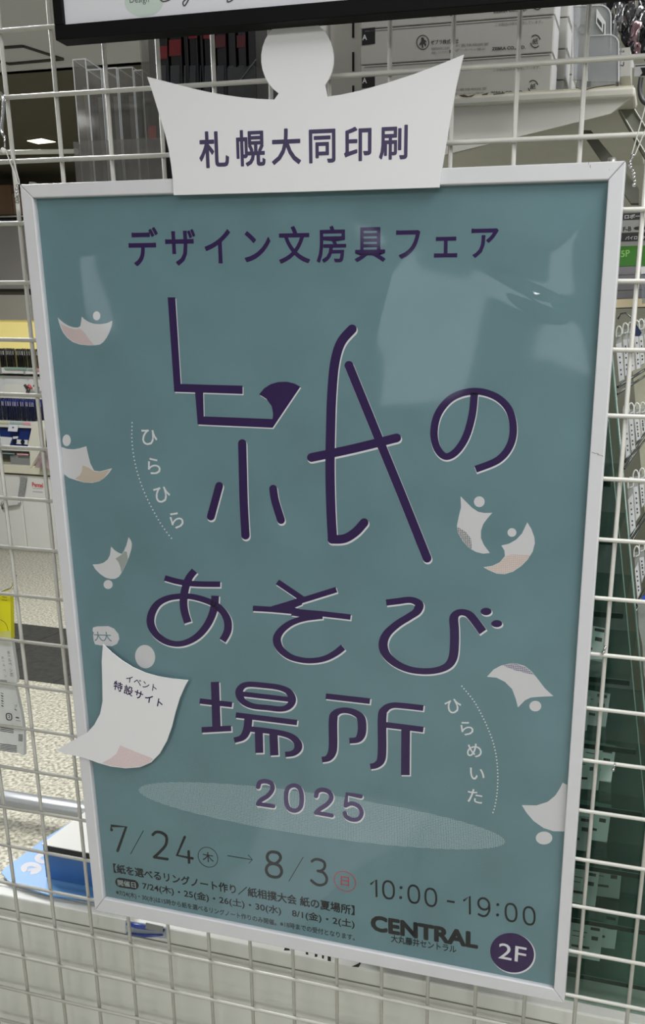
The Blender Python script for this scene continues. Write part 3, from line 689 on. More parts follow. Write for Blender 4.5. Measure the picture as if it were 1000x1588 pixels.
# ------------------------------------------------------------------ hanging packs at the left edge
hk = thing('display_hook', (-.10, .03, 1.21), 'chrome display hook on the grid at the left edge, holding hanging packs', 'hook')
zz_ = (0, 680, 6.614)
MB().tube(catmull(path(.055, [(-150, 1625), (-30, 1600), (40, 1570), (120, 1540)], zz_)) + path(.045, [(140, 1500), (160, 1400)], zz_), .0013, 8).build('hook', CHROME, hk, smooth=True)
def pack(pts, y, th, m, label, name='hanging_pack'):
    c = thing(name, aty(*pts[-1], y), label, 'packet', None); slab(y, pts, th).build('pouch', m, c, bevel=.0006); return c
YEL = mat('yellow_pack', (232, 226, 40), .3)
p1 = pack([(-60, 915), (15.5, 923.5), (17, 985), (17.5, 991), (-58, 984)], .030, .006, YEL, 'yellow hanging packet at the left edge, topmost of the three')
k = Ink(.0299, (0, 900, 5.673)); k.stroke([(0, 345), (35, 365), (60, 400), (72, 450)], 4); k.stroke([(20, 145), (60, 150)], 5); k.stroke([(15, 172), (62, 178)], 4); k.stroke([(0, 470), (12, 490)], 5); k.build('print', mat('brown_ink', (110, 95, 20), .5), p1)
k = Ink(.0298, (0, 900, 5.673)); k.poly([(0, 460), (95, 440), (98, 515), (0, 505)]); k.build('pale_patch', mat('pale_yellow', (214, 214, 130), .4), p1)
WP = mat('white_pack', (216, 218, 216), .3, noise=(60, .05))
p2 = pack([(-60, 978), (17, 990.5), (22, 1022), (26, 1052), (25, 1060), (-58, 1050)], .036, .005, WP, 'white hanging packet with grey vertical characters under the yellow packet')
k = Ink(.0358, (0, 900, 5.673)); k.cjk('ホールペン芯', None, None, 30, .0, pts=[(75, 635), (80, 665), (85, 700), (90, 735), (95, 790), (102, 830)], ys=1)
k.cjk('ホールペン', None, None, 24, .0, pts=[(22, 680), (27, 710), (34, 745), (40, 790), (46, 840)], ys=1)
for i, v in enumerate((876, 885)): k.stroke([(0, v), (62, v + 8)], 5)
k.build('print', mat('print_grey', (90, 92, 96), .6), p2)
p3 = pack([(-60, 1046), (22, 1060), (33, 1110), (36.5, 1135), (37, 1172), (28, 1168), (-60, 1152)], .042, .005, WP, 'white hanging packet with recycling marks, lowest at the left edge')
k = Ink(.0418, (0, 900, 5.673))
k.stroke([(58, 1175), (98, 1180), (100, 1225), (62, 1222)], 9, closed=True); k.text('2', (70, 1197), (90, 1199), 26, .01)
k.text('プ', (125, 1105), (152, 1108), 24, 0); k.stroke([(128, 1130), (145, 1145)], 7); k.stroke([(138, 1205), (168, 1212)], 10); k.stroke([(140, 1232), (180, 1238)], 3)
for i in range(6): k.stroke([(8 + i * 1.0, 990 + i * 22), (30, 1000 + i * 22)], 8 if i % 2 else 5)
for v in (1292, 1308, 1322, 1438, 1452, 1466, 1480, 1495): k.stroke([(0, v), (148 if v > 1400 else 120, v + 20)], 6)
for v in range(5): k.stroke([(162, 1358 + v * 13), (200, 1362 + v * 13)], 6)
k.build('print', mat('print_dark', (52, 52, 56), .6), p3)

# ------------------------------------------------------------------ pen stand across the aisle
Y5 = 5.0
X0, X1 = -5.6, -3.45
def X5(u, v=600): return aty(u, v, Y5).x
def Z5(v, u=50): return aty(u, v, Y5).z
SW = mat('stand_white', (226, 226, 220), .4)
st = thing('pen_stand', (-4.3, Y5, 0), 'tall white pen display stand across the aisle, left of the poster', 'display stand')
MB().box((X0, Y5 + .04, 0), (X1, Y5 + .5, .035)).build('plinth', mat('plinth_dark', (40, 40, 38), .6), st)
xs = [X0, X5(37, 800), X1]
for a, b in zip(xs[:-1], xs[1:]): MB().box((a + .004, Y5, .03), (b - .004, Y5 + .5, Z5(738))).build('front_panel', SW, st, bevel=.004)
MB().box((X0, Y5 - .03, Z5(735)), (X1, Y5 + .5, Z5(722))).build('counter', mat('cream_counter', (222, 218, 196), .4), st, bevel=.006)
MB().box((X0, Y5 + .38, Z5(722)), (X1, Y5 + .4, Z5(540))).build('back_panel', mat('stand_grey', (176, 178, 176), .5), st)
MB().box((X0, Y5 + .02, Z5(701)), (X1, Y5 + .38, Z5(697))).build('shelf', SW, st)
MB().box((X0, Y5 - .01, Z5(664)), (X1, Y5 + .38, Z5(654))).build('shelf', SW, st)
MB().box((X0, Y5 + .0, Z5(580)), (X1, Y5 + .38, Z5(571))).build('shelf', SW, st)
MB().box((X0, Y5 + .05, Z5(541)), (X1, Y5 + .36, Z5(496))).build('light_box', mat('warm_panel', (250, 232, 150), .5, emit=.22), st)
MB().box((X0, Y5 + .02, Z5(496)), (X1, Y5 + .4, Z5(457))).build('header_panel', mat('header_pale', (165, 162, 150), .6), st)
MB().box((X0, Y5 - .02, Z5(448)), (X1, Y5 + .4, Z5(348))).build('header_panel', mat('header_grey', (142, 138, 134), .6, noise=(1.5, .06)), st)
MB().box((X0, Y5 + .03, Z5(457)), (X1, Y5 + .4, Z5(448))).build('header_gap', mat('gap_olive', (70, 68, 58), .7), st)
MB().box((X0, Y5 + .03, Z5(347)), (X1, Y5 + .4, Z5(336))).build('top_gap', mat('gap_black', (40, 40, 42), .7), st)
MB().tube([(X0, Y5, Z5(334)), (X1, Y5, Z5(334))], .012, 8).build('top_rail', CHROME, st, smooth=True)
for u in (-10, 5, 41, 78): MB().box((X5(u) - .004, Y5 - .012, Z5(581)), (X5(u) + .004, Y5 + .3, Z5(571))).build('divider', mat('divider_grey', (150, 156, 152), .5), st)
for j, (u0, u1, v0, v1, c) in enumerate([(6, 40, 569, 573.5, (150, 178, 168)), (41, 53, 570, 574, (160, 176, 170)), (54, 60, 571, 575, (206, 150, 150)), (-12, 13, 654, 657.5, (206, 204, 150)), (15, 35, 654, 658, (168, 196, 192)), (35, 47, 655, 659, (222, 160, 170)),
                                         (-10, 22, 701.5, 704.5, (150, 180, 182)), (26, 44, 703, 706.5, (220, 160, 165))]):
    a = aty(u0, v0, Y5 - .016); b = aty(u1, v1, Y5 - .016)
    MB().box((a.x, Y5 - .016, b.z), (b.x, Y5 - .0105, a.z)).build('price_strip', mat('strip_%d_tint' % j, c, .5), st)
# side bracket in the lower tiers
MB().prism([aty(u, v, Y5 - .04) for u, v in [(51, 654), (66, 652), (67, 694), (62, 700), (47, 726), (46, 700), (43, 692)]], (0, .03, 0)).build('side_panel', mat('stand_cream', (224, 222, 206), .4), st)
MB().box((X5(2), Y5 + .01, Z5(722)), (X5(46), Y5 + .2, Z5(709))).build('tray', mat('tray_grey', (140, 144, 140), .5), st)
def standcopy(proto, n, fn, group):
    out = [proto]
    for i in range(1, n):
        c = proto.copy(); COL.objects.link(c)
        for ch in proto.children: d = ch.copy(); COL.objects.link(d); d.parent = c
        out.append(c)
    for i, c in enumerate(out): fn(i, c); c['group'] = group
def make_pen(label, m1, m2, L):
    p = thing('pen', (0, 0, 0), label, 'pen')
    MB().tube([(0, 0, 0), (0, 0, L * .62), (0, 0, L * .66)], [.0065, .0075, .0075], 8).build('barrel', m1, p, smooth=True)
    MB().tube([(0, 0, L * .66), (0, 0, L * .95), (0, 0, L)], [.008, .008, .004], 8).build('cap', m2, p, smooth=True)
    MB().box((-.0016, -.0115, L * .66), (.0016, -.0085, L * .86)).build('clip', mat('silver_clip', (200, 200, 196), .3, .0), p)
    return p
random.seed(4)
pn = make_pen('black pen standing in the upper row of the white pen stand', mat('black_pen', (26, 26, 24), .25), mat('black_pen_cap', (48, 48, 42), .25), .14)
xr0, xr1 = X5(-24, 560), X5(66, 560)
n = int((xr1 - xr0) / .0168)
standcopy(pn, n, lambda i, c: setattr(c, 'location', (xr0 + i * .0168, Y5 + .05 + random.uniform(-.012, .012), Z5(571) + .0005)), 'black pens in the upper row of the pen stand')
pn = make_pen('dark blue pen standing in the lower row of the white pen stand', mat('navy_pen', (22, 28, 62), .25), mat('blue_pen_cap', (34, 44, 120), .25), .165)
xr2 = X5(-20, 640); n = int((X5(68, 640) - xr2) / .0172)
standcopy(pn, n, lambda i, c: setattr(c, 'location', (xr2 + i * .0172, Y5 + .05 + random.uniform(-.012, .012), Z5(654) + .0005)), 'dark blue pens in the lower row of the pen stand')
# test pads and packages
tp = thing('test_pad', aty(20, 611, Y5), 'white test pad leaning between the two rows of pens on the stand', 'notepad')
MB().prism([aty(u, v, Y5 + .015) for u, v in [(1, 610.5), (9, 594.5), (42, 597.5), (39, 611.5)]], (0, .009, 0)).build('pad', mat('pad_white', (228, 228, 218), .6), tp)
MB().prism([aty(u, v, Y5 + .018) for u, v in [(38.5, 611.5), (42.5, 597), (44, 598), (40.5, 612)]], (0, .03, 0)).build('edge', mat('pad_edge', (90, 80, 76), .6), tp)
MB().box((X0, Y5 + .035, Z5(619)), (X1, Y5 + .3, Z5(614))).build('shelf', SW, st)
for u0, u1, c, lab in [(38, 43, (60, 50, 50), 'black test pen lying by the white test pad'), (44, 49, (214, 90, 96), 'red test pen lying by the white test pad'), (52, 60, (80, 50, 56), 'dark red test pen at the right of the white test pad')]:
    q = thing('test_pen', aty(u0, 600, Y5), lab, 'pen')
    MB().tube([aty(u0, 597, Y5 - .01), aty(u1, 602.5, Y5 + .01)], .011, 8).build('barrel', mat('test_pen_%d_%d' % c[:2], c, .4), q, smooth=True)
    MB().tube([aty(u1, 602.5, Y5 + .01), aty(u1 + 1.5, 604, Y5 + .012)], [.011, .004], 8).build('tip', CHROME, q, smooth=True)
MB().box((X0, Y5 + .06, Z5(612)), (X1, Y5 + .09, Z5(584))).build('backing_card', mat('pale_card', (226, 228, 226), .6), st)
b = thing('blue_package', aty(25, 690, Y5), 'dark blue package with white windows on the lowest tier of the pen stand', 'package')
MB().prism([aty(u, v, Y5 + .02) for u, v in [(-20, 664), (46, 665), (43, 693), (-20, 692)]], (0, .04, 0)).build('carton', mat('package_navy', (34, 52, 112), .4), b)
for pts, m in [([(26, 681.5), (33, 682), (32.5, 689), (25.5, 688.5)], 'w'), ([(37, 682), (43, 682.5), (42.5, 689.5), (36.5, 689)], 'w'), ([(0, 677), (19, 678.5), (14, 692), (-4, 691)], 'w'), ([(20, 677), (28, 676.5), (27, 680), (20, 681)], 'w')]:
    MB().prism([aty(u, v, Y5 + .012) for u, v in pts], (0, .006, 0)).build('window', mat('window_white', (228, 230, 232), .4), b)
for c_ in (22.5, 34.8): MB().prism([aty(c_ + 3 * math.cos(t * .785), 685.5 + 3.6 * math.sin(t * .785), Y5 + .006) for t in range(8)], (0, .005, 0)).build('lens', mat('lens_dark', (30, 34, 44), .3), b)
b = thing('price_card', aty(20, 668, Y5 - .02), 'small white price card clipped over the dark blue package', 'card')
MB().prism([aty(u, v, Y5 - .03) for u, v in [(14, 658), (28, 659.5), (26, 669.5), (12, 668.5)]], (0, .006, 0)).build('card', mat('card_white', (232, 234, 240), .5), b)
k = Ink(Y5 - .0305); k.ell((20.3, 663), 1.6, 1.5); k.build('mark', mat('card_mark', (120, 120, 132), .5), b)
k = Ink(Y5 - .001, (0, 680, 6.614)); k.text('Pentel', (330, 472), (440, 482), 44, .03, True); k.build('red_lettering', mat('logo_red', (200, 50, 50), .5), st)
k = Ink(Y5 - .001, (0, 680, 6.614)); k.stroke([(335, 510), (438, 515)], 7); k.stroke([(335, 545), (438, 552)], 10); k.build('grey_lettering', mat('logo_grey', (176, 178, 178), .5), st)
tg = thing('hanging_strap', aty(34, 770, Y5), 'grey ridged strap with a wire hook hanging on the white stand front', 'strap')
MB().prism([aty(u, v, Y5 - .02) for u, v in [(32, 740), (41, 741), (36, 771.5), (27.5, 770.5)]], (0, .008, 0)).build('strap', mat('strap_grey', (150, 152, 150), .4, noise=(90, .2)), tg)
MB().tube(path(Y5 - .02, [(31, 777), (28, 784), (12, 786), (4, 789), (2, 784), (5, 778)]), .008, 6).build('wire', mat('strap_wire', (170, 170, 166), .3, .4), tg, smooth=True)
b = thing('mesh_bag', aty(64, 724, Y5), 'small clear bag of pink items beside the cream side panel of the pen stand', 'bag')
MB().prism([aty(u, v, Y5 - .095) for u, v in [(60, 705), (70, 698), (80, 727), (54, 725)]], (0, .05, 0)).build('bag', mat('bag_pink', (160, 140, 140), .3, noise=(20, .4)), b)
# cartons on top
for i, (u0, u1, v0, c, lab) in enumerate([(-30, 10, 282, (128, 100, 78), 'brown carton lying on top of the pen stand at the left edge'), (11, 34, 296, (146, 122, 98), 'lighter brown carton on top of the pen stand near the poster corner'), (36, 80, 300, (120, 96, 80), 'brown carton on top of the pen stand behind the poster corner')]):
    b = thing('carton', (X5(u0, 300), Y5 + .1, Z5(334) + .02), lab, 'box'); x0, x1 = X5(u0, 310), X5(u1, 310)
    MB().box((x0, Y5 + .05, Z5(334) + .013), (x1, Y5 + .35, Z5(v0))).build('carton', mat('carton_%d_brown' % i, c, .7, noise=(3, .12)), b, bevel=.006)
    MB().box((x0 - .003, Y5 + .18, Z5(334) + .02), (x1 + .003, Y5 + .22, Z5(v0) + .003)).build('tape', mat('tape_tan', (170, 146, 112), .4), b)

# far end of the shop, upper left
rb = thing('red_banner', aty(5, 200, 6.5), 'narrow red banner hanging far behind the upper left of the grid', 'banner')
MB().prism([aty(u, v, 6.5) for u, v in [(-20, 128), (11.5, 128), (17, 205), (-20, 205)]], (0, .03, 0)).build('cloth', mat('red_cloth', (130, 14, 22), .6), rb)
MB().prism([aty(u, v, 6.45) for u, v in [(-20, 200), (17, 201), (18, 226), (-20, 226)]], (0, .03, 0)).build('lower_band', mat('dark_cloth', (30, 22, 20), .6), rb)
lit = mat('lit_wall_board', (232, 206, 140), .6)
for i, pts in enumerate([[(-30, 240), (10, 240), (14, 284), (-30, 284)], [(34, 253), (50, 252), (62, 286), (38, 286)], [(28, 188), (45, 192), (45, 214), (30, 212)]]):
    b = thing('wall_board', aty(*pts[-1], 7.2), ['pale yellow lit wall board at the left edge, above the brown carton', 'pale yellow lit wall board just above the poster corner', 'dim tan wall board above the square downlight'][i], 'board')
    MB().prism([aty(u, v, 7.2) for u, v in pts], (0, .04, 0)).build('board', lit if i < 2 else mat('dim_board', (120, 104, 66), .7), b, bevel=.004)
for (u, v) in [(10, 222), (46, 240)]:
    p = aty(u, v, 6.6); ld = bpy.data.lights.new('wall_washer', 'AREA'); ld.size = .3; ld.energy = 1.6; ld.color = (1, .88, .6)
    lo = bpy.data.objects.new('wall_washer', ld); COL.objects.link(lo); lo.location = (p.x, 6.7, 2.7); lo.rotation_euler = (math.radians(38), 0, 0)

# ------------------------------------------------------------------ clear sleeves rack (upper left)
rod = thing('rack_rod', (-.06, .13, 1.66), 'thin pale rod running left from the clear sleeves behind the grid', 'rod')
MB().tube(path(.135, [(-40, 237.5), (118, 234.5)]), .0022, 8).build('rod', mat('rod_pale', (196, 196, 186), .4), rod, smooth=True)
MB().ball(aty(118, 234.5, .135), .003, 8).build('tip', WHITE, rod, smooth=True)
zs = 1.600
sh = thing('sleeve_shelf', (.04, .14, zs), 'narrow white shelf behind the poster top that carries the clear sleeves', 'shelf')
MB().box((-.06, .085, zs - .006), (.30, .163, zs)).build('board', WHITE, sh, bevel=.001)
MB().box((-.06, .16, zs - .03), (.30, .163, zs - .006)).build('back_lip', WHITE, sh)
CLR = clear('clear_plastic', (232, 231, 229), .06, 1.5, haze=.13, hazecol=(198, 197, 194))
INS = mat('insert_grey', (162, 161, 157), .5); INS2 = mat('insert_dark', (70, 72, 74), .5)
def sleeve(u0, u1, vt, label, y=.105, dark=False):
    a = aty(u0, vt, y); b = aty(u1, vt + 2, y); z1 = (a.z + b.z) / 2
    s_ = thing('clear_sleeve', ((a.x + b.x) / 2, y + .03, zs), label, 'sleeve', 'clear sleeves in the rack')
    x0, x1 = a.x, b.x; w_ = x1 - x0; g = .0004
    m_ = MB()
    # open-topped clear box with thin walls
    x0 += .0004; x1 -= .0004; zq = zs + .0003
    for q in (((x0, y, zq), (x1, y + g, z1)), ((x0, y + .054, zq), (x1, y + .054 + g, z1 - .004)), ((x0, y, zq), (x0 + g, y + .054, z1)), ((x1 - g, y, zq), (x1, y + .054, z1))): m_.box(*q)
    m_.build('pouch', CLR, s_)
    MB().tube([(x0, y, z1), (x1, y, z1), (x1, y + .054, z1 - .004), (x0, y + .054, z1 - .004), (x0, y, z1)], .0006, 5).build('rim', mat('rim_white', (214, 218, 222), .2), s_)
    MB().tube([(x0, y, zs), (x0, y, z1)], .0005, 5).build('edge', MATS['rim_white'], s_); MB().tube([(x1, y, zs), (x1, y, z1)], .0005, 5).build('edge', MATS['rim_white'], s_)
    MB().box((x0 + w_ * .35, y + .006, zs + .001), (x0 + w_ * .66, y + .05, z1 - .022)).build('insert', INS, s_)
    MB().box((x0 + w_ * .70, y + .012, zs + .001), (x1 - .001, y + .050, z1 - .020)).build('insert', INS2, s_)
    return s_
for (u0, u1, vt, L) in [(112, 133, 91, 'tallest, at the left end'), (134, 157, 107, 'second from the left'), (158, 181, 105, 'third from the left'), (182, 206, 104, 'fourth from the left'), (207, 221, 108, 'fifth from the left')]:
    sleeve(u0, u1, vt, 'clear open-topped plastic sleeve with grey inserts behind the grid, ' + L)
m_ = thing('black_case', aty(232, 250, .1), 'tall black case in a clear wrapper with a red label, left of the crown', 'case')
a = aty(227, 57, .1); b = aty(239.5, 57, .1)
MB().box((a.x, .1, zs + .0003), (b.x, .15, a.z)).build('case', BLACK, m_, bevel=.003)
slab(.0992, [(229.5, 195.5), (241, 195), (241.5, 216), (230, 216.5)], .0006).build('label', mat('label_red', (205, 60, 58), .5), m_)
MB().box((aty(218, 57, .098).x, .098, zs), (aty(218, 57, .098).x + .0005, .15, a.z + .002)).box((a.x - .006, .0975, zs), (b.x + .002, .0979, a.z + .002)).build('wrapper', CLR, m_)
t_ = thing('clear_tray', aty(166, 285, .095), 'low clear plastic tray in front of the sleeves', 'tray')
a = aty(113, 220, .094); b = aty(252, 214, .094)
MB().box((a.x, .094, zs + .0003), (b.x, .0946, a.z)).box((a.x, .094, zs + .0003), (a.x + .0006, .16, a.z)).build('tray', CLR, t_)
# dark packs further in
pks = [(244, 259, 64, 1), (261, 280, 58, 1), (282, 290, 50, 0), (291, 305, 50, 2), (307, 313, 44, 0), (314, 328, 44, 2), (333, 349, 40, 3), (351, 364, 36, 0), (366, 380, 36, 3), (382, 395, 36, 0)]
DK = mat('pack_black', (22, 22, 26), .25); RD = mat('pack_red', (112, 18, 26), .4); RDD = mat('pack_dim_red', (80, 20, 28), .4); GR = mat('pack_smoke', (58, 60, 66), .3)
for i, (u0, u1, vt, kd) in enumerate(pks):
    y = .10; a = aty(u0, vt - 18, y); b = aty(u1, vt - 18, y)
    p = thing('marker_pack', ((a.x + b.x) / 2, y + .02, zs), 'dark pack of markers standing behind the crown, number %d counted from the black case' % (i + 1), 'pack', 'marker packs left of the upright')
    p['label'] = 'dark pack of markers behind the crown, %s' % ['beside the black case, with a red block', 'second, with a red printed block', 'third, narrow and plain black', 'fourth, with a high dark red label', 'fifth, very narrow and plain black', 'sixth, with a high dark red label', 'seventh, wide with dim red print', 'eighth, plain smoky black', 'ninth, with dim red print', 'last, beside the white upright'][i]
    MB().box((a.x + .0005, y, zs + .0003), (b.x - .0005, y + .05, a.z)).build('pack', DK, p, bevel=.001)
    vz = [None, (72 - i * 10, 92 - i * 5), (52, 60), (55, 74)][kd]
    if vz: slab(y - .0006, [(u0 + 1, vz[0]), (u1, vz[0] - 1), (u1, vz[1] - 1), (u0 + 1, vz[1])], .0006).build('label', RD if kd < 3 else RDD, p)
    slab(y - .0005, [(u0 + 3, 102), (u1 - 2, 101), (u1 - 2, 170), (u0 + 3, 171)], .0005).build('window', GR, p)
sm = thing('smoked_bin', aty(375, 140, .14), 'smoked clear bin beside the white upright, left of the crown head', 'bin')
a = aty(352, 105, .094); b = aty(396, 105, .094)
MB().box((a.x, .094, zs + .0003), (b.x, .0946, a.z)).box((b.x, .0947, zs + .0003), (b.x + .0006, .158, a.z)).build('bin', clear('smoked_plastic', (150, 150, 152), .1, 1.5, .06), sm)
MB().tube(path(.0932, [(372, 125), (397, 92)]), .0004, 5).build('rim', mat('rim_grey', (120, 122, 122), .3), sm)

# slotted upright of the shelving
up = thing('shelf_upright', (.25, .17, 0), 'wide white slotted shelving upright behind the crown head', 'upright')
xa_ = aty(397, 60, .165).x; xb_ = aty(560, 60, .165).x
UPM = mat('upright_cream', (224, 222, 214), .45)
MB().box((xa_, .165, ZC), (xb_, .19, 2.3)).build('post', UPM, up, bevel=.001)
MB().box((xb_ - .0035, .1635, ZC), (xb_ - .0005, .165, 2.3)).build('rib', UPM, up)
SL = mat('slot_dark', (30, 30, 28), .8)
for i in range(14):
    z_ = 1.50 + i * .028
    for u in (547.5, 555.5):
        x_ = aty(u, 70, .1645).x; s_ = MB().box((x_ - .0009, .1640, z_), (x_ + .0009, .1655, z_ + .016)); s_.build('slot', SL, up)

# shelf with tapering bracket
ysf = .10
sf = thing('wall_shelf', (.45, ysf, 1.68), 'chipped cream metal shelf carrying the white cartons, right of the crown', 'shelf')
zl1 = aty(700, 146, ysf).z; zl0 = aty(700, 165, ysf).z
xs0, xs1 = .27, aty(985, 140, ysf).x
MB().box((xs0, ysf, zl0), (xs1, ysf + .25, zl0 + (zl1 - zl0) * .8)).build('board', mat('shelf_cream', (226, 223, 212), .4, noise=(18, .05)), sf, bevel=.002)
MB().box((xs0, ysf + .004, zl0 + (zl1 - zl0) * .8), (xs1 - .002, ysf + .25, zl1)).build('top_lip', mat('lip_cream', (212, 206, 184), .5, noise=(60, .12)), sf)
slab(ysf + .004, [(560, 160), (985, 140), (979, 150), (947, 176), (860, 198), (690, 240), (560, 272)], .003).build('bracket', mat('bracket_white', (226, 224, 216), .45, noise=(5, .04)), sf)
for dd in [[(915, 133), (930, 131), (935, 135), (922, 137)]]: pass
k = Ink(ysf - .0001, (840, 0, 6.25)); k.poly([(300, 848), (345, 848), (370, 858), (430, 862), (520, 840), (690, 815), (790, 812), (700, 826), (520, 850), (440, 872), (380, 868), (350, 856)]); k.z = (540, 0, 3.125); k.poly([(535, 462), (560, 458), (580, 466), (618, 456), (600, 468), (575, 472), (550, 470)]); k.poly([(645, 458), (680, 448), (672, 460), (650, 462)]); k.poly([(700, 455), (760, 448), (755, 454), (705, 460)])
k.build('chipped_paint', mat('chip_brown', (92, 82, 68), .8), sf, kind='stuff')

# cartons on the shelf
BXM = mat('carton_white', (186, 185, 180), .5, noise=(8, .03)); PRG = mat('carton_print', (60, 60, 62), .6); PRL = mat('carton_print_pale', (128, 128, 126), .6)
yb0 = .125
xL, xR = aty(559, 100, yb0).x, aty(856, 80, yb0).x
zsh = zl1 + .0003; hb = .0300
zseam = [aty(700, v, yb0).z for v in (91.5, 34.5)]
zr_ = [zsh, zseam[0], zseam[1], zseam[1] + (zseam[1] - zseam[0]), zseam[1] + 2 * (zseam[1] - zseam[0])]
def zv(i, f, u=700): return None
for i in range(4):
    z0, z1 = zr_[i] + .0002, zr_[i + 1] - .0006
    L = ['lowest of the stack on the shelf', 'middle of the stack, with a round animal emblem', 'third from the shelf, partly behind the upper sign', 'topmost, hidden mostly by the upper sign'][i]
    c = thing('carton', ((xL + xR) / 2, yb0, z0), 'long white pen carton with black printing, ' + L, 'box', 'white cartons on the shelf')
    MB().box((xL, yb0, z0), (xR, yb0 + .035, z1)).build('box', BXM, c, bevel=.0006)
    MB().box((xR - .0004, yb0 + .003, z0 + .001), (xR + .0004, yb0 + .033, z1 - .002)).build('end_label', mat('label_white', (224, 224, 226), .5), c)
    MB().box((xL + .004, yb0 - .0003, z1 - .0016), (xR - .002, yb0 - .0001, z1 - .0010)).build('flap_edge', PRL, c)
    hh = z1 - z0; k = Ink(yb0 - .0003); dk = Ink(yb0 - .0003)
    # drawn once in photo units on the middle carton, shifted for the others
    dv = [1, 0, -1, -2][i] * 0.0; O = Vector((0, 0, z0 - (zr_[1] + .0002)))
    k.z = (540, 0, 3.125); dk.z = k.z
    k.stroke([(361 + 29 * math.cos(t * .2618), 205 + 34 * math.sin(t * .2618)) for t in range(24)], 4, closed=True)
    k.poly([(352, 185), (358, 180), (366, 184), (368, 192), (376, 196), (380, 206), (372, 204), (378, 215), (374, 228), (368, 216), (362, 214), (364, 232), (357, 232), (354, 214), (346, 222), (344, 212), (352, 202), (354, 192)])
    k.text('ゼブラ株式会社', (400, 205), (534, 198), 22, .015, True); k.text('ZEBRA CO.,LTD.', (697, 238), (858, 229), 17, .03, True)
    k.stroke([(906 + 24 * math.cos(t * .2618), 200 + 30 * math.sin(t * .2618)) for t in range(3, 12)], 5); k.stroke([(906 + 24 * math.cos(t * .2618), 200 + 30 * math.sin(t * .2618)) for t in range(15, 24)], 5)
    k.text('紙', (892, 201), (920, 199), 28, .01)
    k.poly([(490, 242), (502, 241), (502, 256), (490, 257)])
    dk.text('東京都新宿区東五軒町二丁目九番地', (402, 236), (490, 231), 13, 0, True); dk.text('お客様相談室', (520, 221), (680, 213), 14, 0, True); dk.text('ボールペン替芯', (520, 243), (665, 236), 12, 0, True); dk.text('この製品は紙を使用しています。', (712, 120), (942, 104), 16, 0, True); dk.text('保管してください', (402, 257), (485, 251), 12, 0, True)
    for q in (k, dk): q.m.v = [tuple(Vector(p) + O) for p in q.m.v]
    k.build('lettering', PRG, c); dk.build('fine_lettering', PRL, c)
    k = Ink(yb0 - .0003, (540, 0, 3.125)); k.poly([(66, 140), (130, 132), (130, 212), (66, 220)]); k.m.v = [tuple(Vector(p) + O) for p in k.m.v]; k.build('black_block', BLACK, c)
    k = Ink(yb0 - .0004, (540, 0, 3.125)); k.text('A', (68, 182), (90, 180), 26, .02); k.m.v = [tuple(Vector(p) + O) for p in k.m.v]; k.build('lettering', INKW, c)
# shorter cartons behind, showing their labelled ends
rows = [(.165, 877, .0245, 5, 'second'), (.205, 889, .040, 3, 'third')]
for y0, uR, hgt, n, L in rows:
    xr_ = aty(uR, 80, y0).x
    for i in range(n):
        z0 = zsh + i * hgt
        c = thing('carton', (xr_ - .05, y0, z0), 'grey carton with white end label, %s row behind the long cartons, %s' % (L, ['lowest', 'second from the shelf', 'third from the shelf', 'fourth from the shelf', 'topmost'][i]), 'box')
        MB().box((xr_ - .10, y0, z0 + .0003), (xr_, y0 + .035, z0 + hgt - .0005)).build('box', BXM, c, bevel=.0005)
        MB().box((xr_ - .0002, y0 + .004, z0 + .002), (xr_ + .0006, y0 + .032, z0 + hgt - .003)).build('end_label', MATS['label_white'], c)
MILK = clear('milky_plastic', (222, 224, 226), .12, 1.45, haze=.35, hazecol=(206, 208, 210))
def rounded(u0, v0, u1, v1, r):
    pts = [(u0, v1), (u0, v0 + 2)]
    for i in range(7):
        t = -math.pi / 2 + math.pi / 2 * i / 6; pts.append((u1 - r + r * math.cos(t), v0 + r + r * math.sin(t)))
    return pts + [(u1, v1)]
for (u0, v0, u1, v1, r, y, L) in [(888, 8, 947, 124, 17, .15, 'larger, at the back'), (910, 54, 959, 126, 14, .125, 'smaller, in front')]:
    c = thing('clear_bin', aty((u0 + u1) / 2, v1, y), 'clear bin with rounded lip, shelf right of the cartons, ' + L, 'bin')
    slab(y, rounded(u0, v0, u1, v1, r), .0012).build('front', MILK, c)
    a = aty(u0, v1, y); b = aty(u1, v1, y); zt_2 = aty(u1, v0 + r, y).z
    MB().box((b.x - .001, y + .0014, a.z), (b.x, y + .05, zt_2)).build('side', MILK, c)
    MB().tube([aty(p[0], p[1], y) for p in rounded(u0, v0, u1, v1, r)], .0007, 5).build('rim', mat('rim_pale', (214, 216, 218), .25), c)
    MB().box((a.x + .003, y + .006, zsh + .0005), (b.x - .003, y + .04, a.z + .022)).build('contents', mat('contents_pale', (200, 202, 204), .5, noise=(90, .12)), c)
c = bpy.data.objects['clear_bin']
slab(.1485, [(925, 13), (939, 34), (938.5, 56), (924, 36)], .0006).build('label', MATS['label_white'], c)
k = Ink(.1483); k.poly([(926, 27), (933, 36), (933, 44), (926, 34)]); k.poly([(935.5, 36), (937, 38), (936.6, 53), (935, 51)]); k.build('print', PRG, c)
k = Ink(.1497); k.stroke([(903 + 6 * math.cos(t * .26), 46 + 7 * math.sin(t * .26)) for t in range(24)], 1.3, closed=True); k.build('round_mark', PRL, c)
c = thing('carton', aty(968, 118, .14), 'small grey carton with faint print right of the clear bins', 'box')
slab(.14, [(959, 75), (977, 73), (977, 117.5), (959, 119)], .04).build('box', BXM, c)
k = Ink(.1399); k.stroke([(960, 99), (966, 102), (967, 96)], 1.6); k.text('cks', (960, 79.5), (968, 79), 4, .01); k.poly([(958.5, 112), (961, 111.7), (961, 119), (958.5, 119)]); k.build('print', PRG, c)
c = thing('label_card', aty(980, 118, .13), 'white label card with pink and black print at the right edge of the shelf', 'card')
